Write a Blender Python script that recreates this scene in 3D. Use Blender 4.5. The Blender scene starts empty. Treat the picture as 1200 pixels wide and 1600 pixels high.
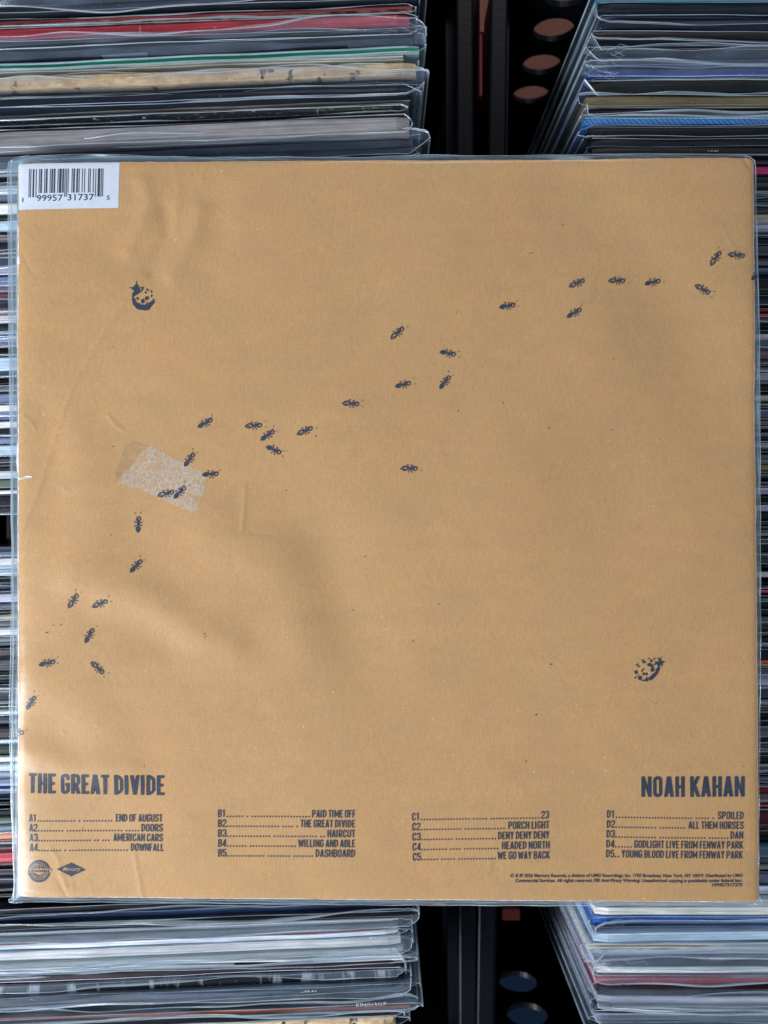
import bpy, math, random
import numpy as np
from mathutils import Matrix, Vector
from mathutils.geometry import tessellate_polygon

# ------------------------------------------------------------------ camera, light, exposure
scene = bpy.context.scene
C = scene.collection
H = 0.36                      # camera height above the cover
W0 = 0.327                    # width of the view on the cover
cam_d = bpy.data.cameras.new('camera')
cam = bpy.data.objects.new('camera', cam_d); C.objects.link(cam)
cam.location = (0, 0, H)
cam_d.sensor_fit = 'HORIZONTAL'; cam_d.sensor_width = 36.0
cam_d.lens = 36.0 * H / W0
cam_d.clip_start = 0.01; cam_d.clip_end = 20
cam_d.dof.use_dof = True; cam_d.dof.focus_distance = H; cam_d.dof.aperture_fstop = 11
scene.camera = cam

world = bpy.data.worlds.new('World'); scene.world = world
world.use_nodes = True
bg = world.node_tree.nodes['Background']
bg.inputs[0].default_value = (0.62, 0.80, 1.0, 1); bg.inputs[1].default_value = 0.26

def area(name, loc, target, size, energy, col, sy=None):
    d = bpy.data.lights.new(name, 'AREA'); d.energy = energy; d.color = col
    d.shape = 'RECTANGLE'; d.size = size; d.size_y = sy or size
    o = bpy.data.objects.new(name, d); C.objects.link(o)
    o.location = loc
    o.rotation_euler = (Vector(target) - Vector(loc)).to_track_quat('-Z', 'Y').to_euler()
    return o
area('window_light', (-0.92, -0.62, 0.60), (0.02, 0, 0), 0.7, 30.0, (0.92, 0.96, 1.0))
area('soft_fill', (0.2, 1.75, 1.5), (0, 0, 0), 0.8, 14.0, (1.0, 0.94, 0.86))  # soft fill light added from above, not a known fixture

scene.view_settings.view_transform = 'Standard'
scene.view_settings.look = 'None'
scene.view_settings.exposure = 0.0
scene.view_settings.gamma = 1.0
scene.view_settings.use_curve_mapping = False
scene.render.engine = 'CYCLES'
scene.cycles.max_bounces = 10
scene.cycles.transparent_max_bounces = 24
scene.cycles.caustics_reflective = False
scene.cycles.caustics_refractive = False

# ------------------------------------------------------------------ helpers
def px(x, y, z=0.0):
    """photo pixel (1200 x 1600) -> world point at height z"""
    s = W0 / 1200.0 * (H - z) / H
    return ((x - 600) * s, (800 - y) * s)

def lin(c):
    out = []
    for v in c:
        v /= 255.0
        out.append(v / 12.92 if v <= 0.04045 else ((v + 0.055) / 1.055) ** 2.4)
    return out

def mesh_obj(name, verts, faces, mats, parent=None, mi=None, smooth=False):
    me = bpy.data.meshes.new(name)
    me.from_pydata([tuple(v) for v in verts], [], faces)
    for m in mats if isinstance(mats, (list, tuple)) else [mats]:
        me.materials.append(m)
    if mi is not None:
        me.polygons.foreach_set('material_index', mi)
    if smooth:
        me.polygons.foreach_set('use_smooth', [True] * len(me.polygons))
    me.update()
    o = bpy.data.objects.new(name, me); C.objects.link(o)
    if parent is not None:
        o.parent = parent
    return o

def empty(name, loc, label, cat, group=None, rz=0.0):
    o = bpy.data.objects.new(name, None); C.objects.link(o)
    o.empty_display_size = 0.02
    o.location = loc; o.rotation_euler = (0, 0, rz)
    o['label'] = label; o['category'] = cat
    if group: o['group'] = group
    return o

class MB:
    def __init__(s): s.v = []; s.f = []; s.m = []
    def add(s, v, f, m=0):
        b = len(s.v); s.v += [tuple(p) for p in v]
        s.f += [tuple(i + b for i in q) for q in f]; s.m += [m] * len(f)
    def box(s, x0, x1, y0, y1, z0, z1, m=0):
        v = [(x, y, z) for z in (z0, z1) for y in (y0, y1) for x in (x0, x1)]
        s.add(v, [(0, 2, 3, 1), (4, 5, 7, 6), (0, 1, 5, 4), (2, 6, 7, 3), (0, 4, 6, 2), (1, 3, 7, 5)], m)
    def grid(s, P, m=0, flip=False):
        """P : array (n, k, 3)"""
        n, k = P.shape[:2]
        f = []
        for i in range(n - 1):
            for j in range(k - 1):
                q = (i * k + j, (i + 1) * k + j, (i + 1) * k + j + 1, i * k + j + 1)
                f.append(q[::-1] if flip else q)
        s.add(P.reshape(-1, 3).tolist(), f, m)
    def tube(s, pts, r, m=0, sides=5):
        pts = np.asarray(pts, float); n = len(pts)
        t = np.gradient(pts, axis=0); t /= np.linalg.norm(t, axis=1)[:, None] + 1e-12
        ref = np.array([0, 0, 1.0]) if abs(t[n // 2][2]) < 0.8 else np.array([0, 1.0, 0])
        a = np.cross(t, ref); a /= np.linalg.norm(a, axis=1)[:, None] + 1e-12
        b = np.cross(a, t)
        rr = np.broadcast_to(np.asarray(r, float), (n,))
        ang = np.linspace(0, 2 * math.pi, sides, endpoint=False)
        P = pts[:, None, :] + rr[:, None, None] * (np.cos(ang)[None, :, None] * a[:, None, :] + np.sin(ang)[None, :, None] * b[:, None, :])
        f = []
        for i in range(n - 1):
            for j in range(sides):
                k = (j + 1) % sides
                f.append((i * sides + j, i * sides + k, (i + 1) * sides + k, (i + 1) * sides + j))
        f.append(tuple(range(sides))); f.append(tuple((n - 1) * sides + j for j in range(sides - 1, -1, -1)))
        s.add(P.reshape(-1, 3).tolist(), f, m)
    def build(s, name, mats, parent=None, smooth=False):
        return mesh_obj(name, s.v, s.f, mats, parent, s.m, smooth)

# ------------------------------------------------------------------ materials
def new_mat(name):
    m = bpy.data.materials.new(name); m.use_nodes = True
    nt = m.node_tree
    return m, nt, nt.nodes['Principled BSDF'], nt.nodes['Material Output']

def node(nt, t, **kw):
    n = nt.nodes.new(t)
    for k, v in kw.items(): setattr(n, k, v)
    return n

def ramp(nt, src, stops):
    r = node(nt, 'ShaderNodeValToRGB')
    el = r.color_ramp.elements
    while len(el) > 1: el.remove(el[-1])
    el[0].position, el[0].color = stops[0][0], (*stops[0][1], 1)
    for p, c in stops[1:]:
        e = el.new(p); e.color = (*c, 1)
    nt.links.new(src, r.inputs[0])
    return r.outputs[0]

def tex_coord(nt, scale=(1, 1, 1), own=False):
    tc = node(nt, 'ShaderNodeTexCoord'); mp = node(nt, 'ShaderNodeMapping')
    mp.inputs['Scale'].default_value = scale
    src = tc.outputs['Object']
    if own:                    # every copy gets its own stretch of the pattern
        oi = node(nt, 'ShaderNodeObjectInfo'); ad = node(nt, 'ShaderNodeVectorMath', operation='MULTIPLY_ADD')
        cb = node(nt, 'ShaderNodeCombineXYZ')
        for i in range(3): nt.links.new(oi.outputs['Random'], cb.inputs[i])
        nt.links.new(cb.outputs[0], ad.inputs[0]); ad.inputs[1].default_value = (7.1, 5.3, 3.7); nt.links.new(src, ad.inputs[2])
        src = ad.outputs[0]
    nt.links.new(src, mp.inputs[0])
    return mp.outputs[0]

def noise(nt, vec, scale, detail=3, rough=0.55):
    n = node(nt, 'ShaderNodeTexNoise')
    n.inputs['Scale'].default_value = scale; n.inputs['Detail'].default_value = detail
    n.inputs['Roughness'].default_value = rough
    nt.links.new(vec, n.inputs['Vector'])
    return n.outputs['Fac']

def mixcol(nt, fac, a, b, blend='MIX'):
    n = node(nt, 'ShaderNodeMix', data_type='RGBA', blend_type=blend)
    if isinstance(fac, (int, float)): n.inputs[0].default_value = fac
    else: nt.links.new(fac, n.inputs[0])
    for i, s in ((6, a), (7, b)):
        if isinstance(s, (tuple, list)): n.inputs[i].default_value = (*s[:3], 1)
        else: nt.links.new(s, n.inputs[i])
    return n.outputs[2]

def bump(nt, bsdf, h, strength, dist):
    b = node(nt, 'ShaderNodeBump'); b.inputs['Strength'].default_value = strength
    b.inputs['Distance'].default_value = dist
    nt.links.new(h, b.inputs['Height']); nt.links.new(b.outputs[0], bsdf.inputs['Normal'])

def kraft_mat():
    m, nt, b, out = new_mat('kraft_card')
    v = tex_coord(nt)
    K = KRAFT
    big = noise(nt, v, 26, 4)
    base = ramp(nt, big, [(0.3, [c * f for c, f in zip(K, (0.95, 0.97, 0.97))]), (0.5, K), (0.7, [c * f for c, f in zip(K, (1.05, 1.01, 1.01))])])
    g = noise(nt, v, 1300, 3, 0.7)
    grain = ramp(nt, g, [(0.3, (0.88, 0.88, 0.88)), (0.55, (1, 1, 1)), (0.75, (1.10, 1.10, 1.10))])
    col = mixcol(nt, 1.0, base, grain, 'MULTIPLY')
    # long fibres
    v2 = tex_coord(nt, (1, 0.25, 1))
    fb = ramp(nt, noise(nt, v2, 1100, 2), [(0.40, (0.965, 0.965, 0.965)), (0.6, (1.03, 1.03, 1.03))])
    col = mixcol(nt, 1.0, col, fb, 'MULTIPLY')
    # dark specks and pale specks
    sp = noise(nt, v, 420, 1)
    spm = ramp(nt, sp, [(0.80, (0, 0, 0)), (0.835, (1, 1, 1))])
    col = mixcol(nt, spm, col, (0.06, 0.05, 0.05))
    v3 = node(nt, 'ShaderNodeVectorMath', operation='ADD'); v3.inputs[1].default_value = (3.3, 1.7, 0)
    nt.links.new(v, v3.inputs[0])
    sp2 = noise(nt, v3.outputs[0], 520, 1)
    spm2 = ramp(nt, sp2, [(0.76, (0, 0, 0)), (0.82, (0.6, 0.6, 0.6))])
    col = mixcol(nt, spm2, col, (0.72, 0.55, 0.34))
    nt.links.new(col, b.inputs['Base Color'])
    b.inputs['Roughness'].default_value = 0.62
    b.inputs['Specular IOR Level'].default_value = 0.3
    bump(nt, b, g, 0.35, 0.00012)
    return m

def ink_mat():
    m, nt, b, out = new_mat('navy_ink')
    v = tex_coord(nt)
    n = noise(nt, v, 1500, 3)
    c = ramp(nt, n, [(0.35, (0.022, 0.031, 0.056)), (0.6, (0.030, 0.040, 0.068)), (0.74, (0.12, 0.11, 0.10))])
    nt.links.new(c, b.inputs['Base Color'])
    b.inputs['Roughness'].default_value = 0.6; b.inputs['Specular IOR Level'].default_value = 0.25
    return m

def simple_mat(name, col, rough=0.5, spec=0.4, var=0.15, scale=300, stretch=(1, 1, 1), bmp=0.0):
    m, nt, b, out = new_mat(name)
    v = tex_coord(nt, stretch)
    n = noise(nt, v, scale, 4)
    c = ramp(nt, n, [(0.3, [x * (1 - var) for x in col]), (0.7, [min(1, x * (1 + var)) for x in col])])
    nt.links.new(c, b.inputs['Base Color'])
    b.inputs['Roughness'].default_value = rough; b.inputs['Specular IOR Level'].default_value = spec
    if bmp: bump(nt, b, n, bmp, 0.0003)
    return m

_jm = {}
def jacket_mat(rgb, wear=0.25, kind='plain'):
    key = (tuple(rgb), wear, kind)
    if key in _jm: return _jm[key]
    m, nt, b, out = new_mat('printed_card')
    col = lin(rgb)
    lum = max(col)
    if lum < 0.09: col = [c * 0.55 for c in col]
    elif lum > 0.25: col = [min(.86, c * 1.6) for c in col]
    v = tex_coord(nt, (1, 5, 5), True)
    n1 = noise(nt, v, 70, 5, 0.6)
    base = ramp(nt, n1, [(0.3, [c * 0.78 for c in col]), (0.7, [min(1, c * 1.22 + 0.004) for c in col])])
    # long fine streaks along the spine
    v2 = tex_coord(nt, (0.05, 6, 1), True)
    st = ramp(nt, noise(nt, v2, 300, 3), [(0.3, (0.55, 0.55, 0.56)), (0.6, (1.12, 1.12, 1.12))])
    base = mixcol(nt, 0.25 if kind == 'worn' else 1.0, base, st, 'MULTIPLY')
    if kind == 'worn':        # patchy cream paper with dark blotches
        bl = ramp(nt, noise(nt, tex_coord(nt, (1, 0.8, 0.8), True), 150, 4), [(0.60, (0, 0, 0)), (0.64, (1, 1, 1))])
        base = mixcol(nt, bl, base, (0.03, 0.027, 0.025))
        br = ramp(nt, noise(nt, tex_coord(nt, (1, 1.5, 1.5), True), 130, 5, 0.7), [(0.42, (0, 0, 0)), (0.66, (0.8, 0.8, 0.8))])
        base = mixcol(nt, br, base, (0.32, 0.20, 0.11))
    if kind == 'zebra':
        zn = noise(nt, tex_coord(nt, (1, 0.22, 0.12), True), 170, 3)
        zz = ramp(nt, zn, [(0.52, (0, 0, 0)), (0.60, (0.85, 0.85, 0.85))])
        base = mixcol(nt, zz, base, (0.36, 0.40, 0.46))
    if kind == 'weave':
        w = node(nt, 'ShaderNodeTexWave', wave_type='BANDS', bands_direction='DIAGONAL')
        w.inputs['Scale'].default_value = 260; w.inputs['Distortion'].default_value = 2
        nt.links.new(tex_coord(nt, (1, 1, 1), True), w.inputs['Vector'])
        zz = ramp(nt, w.outputs['Fac'], [(0.35, (0.45, 0.45, 0.45)), (0.7, (1.2, 1.2, 1.2))])
        base = mixcol(nt, 1.0, base, zz, 'MULTIPLY')
    # scuffs : pale rubbed flecks
    if wear > 0:
        sc = ramp(nt, noise(nt, tex_coord(nt, (1, 2.2, 2.2), True), 330, 5, 0.7), [(0.68 - 0.10 * wear, (0, 0, 0)), (0.78 - 0.05 * wear, (1, 1, 1))])
        base = mixcol(nt, sc, base, [0.35 + 0.5 * c for c in col])
    if wear >= 0.5:
        ck = ramp(nt, noise(nt, tex_coord(nt, (1.6, 0.15, 0.15), True), 240, 2), [(0.70, (0, 0, 0)), (0.73, (0.7, 0.7, 0.7))])
        base = mixcol(nt, ck, base, [0.30 + 0.5 * c for c in col])
    nt.links.new(base, b.inputs['Base Color'])
    b.inputs['Roughness'].default_value = 0.36; b.inputs['Specular IOR Level'].default_value = 0.28
    bump(nt, b, n1, 0.3, 0.0003)
    _jm[key] = m
    return m

def film_mat(name, lo, hi, tint=(0.97, 0.985, 1.0), rough=0.10, scat=0.45, body=(0.46, 0.60, 0.78)):
    m, nt, b, out = new_mat(name)
    nt.nodes.remove(b)
    tr = node(nt, 'ShaderNodeBsdfTransparent'); tr.inputs[0].default_value = (*tint, 1)
    gl = node(nt, 'ShaderNodeBsdfGlossy'); gl.inputs['Color'].default_value = (0.82, 0.92, 1.0, 1); gl.inputs['Roughness'].default_value = rough
    df = node(nt, 'ShaderNodeBsdfDiffuse'); df.inputs[0].default_value = (*body, 1)
    tl = node(nt, 'ShaderNodeBsdfTranslucent'); tl.inputs[0].default_value = (*body, 1)
    a1 = node(nt, 'ShaderNodeMixShader'); a1.inputs[0].default_value = 0.5
    nt.links.new(df.outputs[0], a1.inputs[1]); nt.links.new(tl.outputs[0], a1.inputs[2])
    a2 = node(nt, 'ShaderNodeMixShader'); a2.inputs[0].default_value = scat
    nt.links.new(gl.outputs[0], a2.inputs[1]); nt.links.new(a1.outputs[0], a2.inputs[2])
    lw = node(nt, 'ShaderNodeLayerWeight'); lw.inputs[0].default_value = 0.5
    pw = node(nt, 'ShaderNodeMath', operation='POWER'); pw.inputs[1].default_value = 3.0
    nt.links.new(lw.outputs['Facing'], pw.inputs[0])
    mr = node(nt, 'ShaderNodeMapRange'); mr.inputs['To Min'].default_value = lo; mr.inputs['To Max'].default_value = hi
    nt.links.new(pw.outputs[0], mr.inputs['Value'])
    # smudges and stretch marks vary the haze a little
    v = tex_coord(nt, (0.4, 1, 1), True)
    sm = node(nt, 'ShaderNodeMapRange'); sm.inputs['From Min'].default_value = 0.3; sm.inputs['From Max'].default_value = 0.75
    sm.inputs['To Min'].default_value = 0.55; sm.inputs['To Max'].default_value = 1.5
    nt.links.new(noise(nt, v, 120, 4), sm.inputs['Value'])
    ml = node(nt, 'ShaderNodeMath', operation='MULTIPLY', use_clamp=True)
    nt.links.new(mr.outputs[0], ml.inputs[0]); nt.links.new(sm.outputs[0], ml.inputs[1])
    mx = node(nt, 'ShaderNodeMixShader')
    nt.links.new(ml.outputs[0], mx.inputs[0]); nt.links.new(tr.outputs[0], mx.inputs[1]); nt.links.new(a2.outputs[0], mx.inputs[2])
    bp = node(nt, 'ShaderNodeBump'); bp.inputs['Strength'].default_value = 0.45; bp.inputs['Distance'].default_value = 0.0008
    nt.links.new(noise(nt, tex_coord(nt, (0.5, 1, 1), True), 90, 2), bp.inputs['Height'])
    nt.links.new(bp.outputs[0], gl.inputs['Normal'])
    nt.links.new(mx.outputs[0], out.inputs[0])
    return m

def edge_mat(name, op=0.75):
    m, nt, b, out = new_mat(name)
    nt.nodes.remove(b)
    tr = node(nt, 'ShaderNodeBsdfTransparent')
    df = node(nt, 'ShaderNodeBsdfDiffuse'); df.inputs[0].default_value = (0.76, 0.88, 0.97, 1)
    tl = node(nt, 'ShaderNodeBsdfTranslucent'); tl.inputs[0].default_value = (0.76, 0.88, 0.97, 1)
    gl = node(nt, 'ShaderNodeBsdfGlossy'); gl.inputs['Roughness'].default_value = 0.15
    a1 = node(nt, 'ShaderNodeMixShader'); a1.inputs[0].default_value = 0.5
    nt.links.new(df.outputs[0], a1.inputs[1]); nt.links.new(tl.outputs[0], a1.inputs[2])
    a2 = node(nt, 'ShaderNodeMixShader'); a2.inputs[0].default_value = 0.25
    nt.links.new(a1.outputs[0], a2.inputs[1]); nt.links.new(gl.outputs[0], a2.inputs[2])
    sm = node(nt, 'ShaderNodeMapRange'); sm.inputs['From Min'].default_value = 0.40; sm.inputs['From Max'].default_value = 0.68
    sm.inputs['To Min'].default_value = op * 0.28; sm.inputs['To Max'].default_value = op
    nt.links.new(noise(nt, tex_coord(nt, (1, 1, 1), True), 45, 4), sm.inputs['Value'])
    mx = node(nt, 'ShaderNodeMixShader')
    nt.links.new(sm.outputs[0], mx.inputs[0]); nt.links.new(tr.outputs[0], mx.inputs[1]); nt.links.new(a2.outputs[0], mx.inputs[2])
    nt.links.new(mx.outputs[0], out.inputs[0])
    return m

KRAFT = (0.535, 0.300, 0.121)
M_KRAFT = kraft_mat()
M_INK = ink_mat()
M_INK_FAINT = simple_mat('faint_ink', (0.15, 0.15, 0.17), 0.6, 0.2, 0.25, 900)
M_LABEL = simple_mat('white_label_paper', (0.62, 0.66, 0.74), 0.55, 0.3, 0.05, 700)
M_BOARD = simple_mat('raw_card_edge', (0.74, 0.70, 0.64), 0.75, 0.2, 0.12, 900)
M_TEAR = simple_mat('torn_paper', (0.78, 0.78, 0.80), 0.8, 0.1, 0.1, 900)
M_BLACKP = simple_mat('black_crate_plastic', (0.004, 0.0055, 0.009), 0.30, 0.10, 0.25, 500, bmp=0.25)
M_FILM = film_mat('clear_sleeve_film', 0.02, 0.30)
M_FILM_M = film_mat('cloudy_sleeve_film', 0.05, 0.34, body=(0.48, 0.62, 0.86))
M_FILM_H = film_mat('lit_hazy_film', 0.09, 0.40, body=(0.55, 0.68, 0.90))
M_FLAP = film_mat('loose_film_flap', 0.17, 0.42, rough=0.14, scat=0.66, body=(0.56, 0.68, 0.95))  # bluish light on the flaps is put into the body colour
M_FLAP_H = film_mat('lit_film_flap', 0.24, 0.52, rough=0.12, scat=0.72, body=(0.72, 0.84, 1.0))
M_LIP = film_mat('highlight_sleeve_lip', 0.45, 0.78, rough=0.28, scat=0.45, body=(0.80, 0.90, 1.0))
M_MARGIN = film_mat('lit_hazy_margin', 0.46, 0.70, rough=0.2, scat=0.85, body=(0.60, 0.83, 1.0))  # same plastic as the sleeve, window brightness painted into its colour
M_FILM_T = film_mat('clear_front_film', 0.055, 0.35, rough=0.22, scat=0.5, body=(0.6, 0.68, 0.8))
M_EDGE = edge_mat('film_edge_highlight', 0.85)
M_SEAM = edge_mat('sleeve_weld_seam', 0.9)
M_PAPER = simple_mat('white_inner_sleeve', (0.66, 0.66, 0.66), 0.7, 0.2, 0.1, 400, (0.2, 1, 1))
M_TITLE = simple_mat('pale_spine_lettering', (0.62, 0.60, 0.58), 0.6, 0.2, 0.2, 900)

# ================================================================== setting : ground below the crates
M_FLOOR = simple_mat('dark_floor', (0.03, 0.028, 0.03), 0.7, 0.3, 0.3, 20)
fl = mesh_obj('floor', [(-1.5, -1.5, -0.345), (1.5, -1.5, -0.345), (1.5, 1.5, -0.345), (-1.5, 1.5, -0.345)], [(0, 1, 2, 3)], M_FLOOR)
fl['kind'] = 'structure'

# ================================================================== crates
def holed_wall(mb, x0, x1, z0, z1, y, th, cols, rows, r):
    """upright plate across x with round holes through it"""
    xe = [x0] + [(cols[i] + cols[i + 1]) / 2 for i in range(len(cols) - 1)] + [x1]
    ze = [z0] + [(rows[i] + rows[i + 1]) / 2 for i in range(len(rows) - 1)] + [z1]
    N = 32
    for ci, cx in enumerate(cols):
        for ri, cz in enumerate(rows):
            a0, a1, b0, b1 = xe[ci], xe[ci + 1], ze[ri], ze[ri + 1]
            inner, outer = [], []
            for k in range(N):
                t = 2 * math.pi * (k + 0.5) / N
                dx, dz = math.cos(t), math.sin(t)
                inner.append((cx + r * dx, cz + r * dz))
                s = min(((a1 - cx) if dx > 0 else (a0 - cx)) / dx if abs(dx) > 1e-9 else 1e9,
                        ((b1 - cz) if dz > 0 else (b0 - cz)) / dz if abs(dz) > 1e-9 else 1e9)
                outer.append((cx + s * dx, cz + s * dz))
            corners = [(a1, b1), (a0, b1), (a0, b0), (a1, b0)]
            v = []; f = []
            for yy in (y, y + th):
                v += [(p[0], yy, p[1]) for p in inner] + [(p[0], yy, p[1]) for p in outer] + [(p[0], yy, p[1]) for p in corners]
            S = 2 * N + 4
            for side in (0, 1):
                o = side * S
                for k in range(N):
                    k2 = (k + 1) % N
                    q = (o + k, o + k2, o + N + k2, o + N + k)
                    f.append(q if side == 0 else q[::-1])
                    # fill the corner triangle
                    pa, pb = outer[k], outer[k2]
                    if abs(pa[0] - pb[0]) > 1e-9 and abs(pa[1] - pb[1]) > 1e-9:
                        c = min(range(4), key=lambda i: math.dist(corners[i], pa) + math.dist(corners[i], pb))
                        tri = (o + N + k, o + N + k2, o + 2 * N + c)
                        f.append(tri if side == 0 else tri[::-1])
            for k in range(N):
                k2 = (k + 1) % N
                f.append((k, S + k, S + k2, k2))
            mb.add(v, f)

def crate(label, loc, rz, x0, x1, wall_side, ends, rim_w):
    """x0..x1 : outer faces at the rim; wall_side : the visible long wall (+1 = its right, -1 = its left)"""
    t = empty('record_crate', loc, label, 'crate', 'black plastic record crates', rz)
    zr, zb = -0.048 - loc[2], -0.325 - loc[2]
    y0, y1 = -0.267, 0.257
    for xa, xb in ((x1 - rim_w, x1), (x0, x0 + rim_w)):
        m = MB(); m.box(xa, xb, y0 - .02, y1 + .02, zr - .006, zr)
        o = m.build('rim', M_BLACKP, t)
        bv = o.modifiers.new('round', 'BEVEL'); bv.width = 0.0012; bv.segments = 2
    for s, xe in ((-1, x0), (1, x1)):
        a = xe if s < 0 else xe - .004
        m = MB(); m.box(a + (.001 if s < 0 else -.001), a + (.005 if s < 0 else .003), y0, y1, zb, zr - .0065)
        m.build('side_wall', M_BLACKP, t)
        # long ledges that stiffen the wall inside
        for dz, w in ((.020, .0065), (.085, .005), (.16, .005)):
            xa = (xe + .0055) if s < 0 else (xe - .0055 - w)
            m = MB(); m.box(xa, xa + w, y0 + .002, y1 - .002, zr - dz - .008, zr - dz)
            m.build('wall_ledge', M_BLACKP, t)
    for yy, th, (cols, rows) in ((y1, .003, ends[0]), (y0 - .003, .003, ends[1])):
        m = MB()
        holed_wall(m, x0 + .006, x1 - .006, zb, zr - .007, yy, th, cols, rows, .0108)
        m.build('end_wall', M_BLACKP, t)
    m = MB(); m.box(x0 + .006, x1 - .006, y0, y1, zb - .004, zb - .0005)
    m.build('base', M_BLACKP, t)
    return t

LZ = -0.33
RT = [z - LZ for z in (-0.160, -0.125, -0.090, -0.0585)]
RB = [z - LZ for z in (-0.122, -0.0905, -0.060)]
CL = [-0.290 + 0.0385 * i for i in range(0, 8)]
crate('black crate under the left row of records, its rim beside the gap', (0, 0, LZ), 0.003, -0.310, 0.0440, 1, ((CL, RT), (CL, RB)), 0.0086)
# right crate, turned very slightly
crate('black crate under the right row of records, round holes in its end walls', (0.0480, 0, LZ), -0.0137, 0.0, 0.340, -1,
      (([0.0388 + 0.0385 * i for i in range(0, 8)], RT), ([0.0318 + 0.0385 * i for i in range(0, 8)], RB)), 0.0086)

M_ORANGE = simple_mat('orange_brown_board', (0.21, 0.068, 0.044), 0.6, 0.3, 0.12, 40)
M_RED = simple_mat('dull_red_board', (0.20, 0.03, 0.05), 0.6, 0.3, 0.1, 60)
M_BLUEB = simple_mat('skylit_board', (0.003, 0.010, 0.024), 0.7, 0.04, 0.1, 60)  # the blue is skylight beyond the holes, put into the colour
def board(name, x0, x1, y0, y1, z0, z1, mat, label, cat):
    t = ((x0 + x1) / 2, (y0 + y1) / 2, z0)
    m = MB(); m.box(x0 - t[0], x1 - t[0], y0 - t[1], y1 - t[1], 0, z1 - z0)
    o = m.build(name, mat, None); o.location = t
    o['label'] = label; o['category'] = cat
    bv = o.modifiers.new('round', 'BEVEL'); bv.width = 0.0008; bv.segments = 2
    return o
board('wooden_board', 0.03, 0.36, 0.272, 0.60, -0.262, -0.25, M_ORANGE, 'orange brown board showing through the round holes at the top', 'board')
board('wooden_board', 0.03, 0.36, -0.60, -0.285, -0.262, -0.25, M_BLUEB, 'dark board behind the bottom round holes, skylight blue put into its colour', 'board')
a = px(757, 62, -0.056); b_ = px(757, 160, -0.056)
st = board('divider_strip', 0.0462, 0.0478, b_[1], 0.30, -0.30, -0.0500, M_RED, 'thin red and orange strip wedged between the two crate rims', 'divider')
m = MB(); m.box(-0.0006, 0.0014, a[1] - st.location[1], 0.30 - st.location[1], 0.05, 0.2508)
o = m.build('orange_end', M_ORANGE, st)
c0 = px(797, 1429, -0.10)
board('price_card', c0[0] - .0045, c0[0] + .0055, c0[1] - .0035, c0[1] + .003, -0.19, -0.10, simple_mat('coral_card', (0.55, 0.10, 0.08), 0.6, 0.3, 0.1, 90),
      'small coral red card deep in the gap just below the brown cover', 'card')

# ================================================================== records standing in the crates
def waves(s, rng, octs, amp):
    y = np.zeros_like(s)
    for k, a in octs:
        y += a * np.sin(2 * math.pi * (k * (0.8 + 0.4 * rng.random()) * s + rng.random()))
    return amp * y

ANG_L = math.radians(2.25)
ANG_R = math.radians(0.25)
FLOOR_Z = -0.3245

def text_mesh(body, bold=0.0, shear=0.0):
    cu = bpy.data.curves.new('lettering', 'FONT'); cu.body = body; cu.size = 1.0
    cu.offset = bold; cu.shear = shear; cu.resolution_u = 2
    o = bpy.data.objects.new('lettering', cu); C.objects.link(o)
    dg = bpy.context.evaluated_depsgraph_get(); dg.update()
    me = bpy.data.meshes.new_from_object(o.evaluated_get(dg))
    v = np.array([p.co[:] for p in me.vertices]); f = [tuple(p.vertices) for p in me.polygons]
    bpy.data.objects.remove(o); bpy.data.curves.remove(cu); bpy.data.meshes.remove(me)
    return v, f

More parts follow.
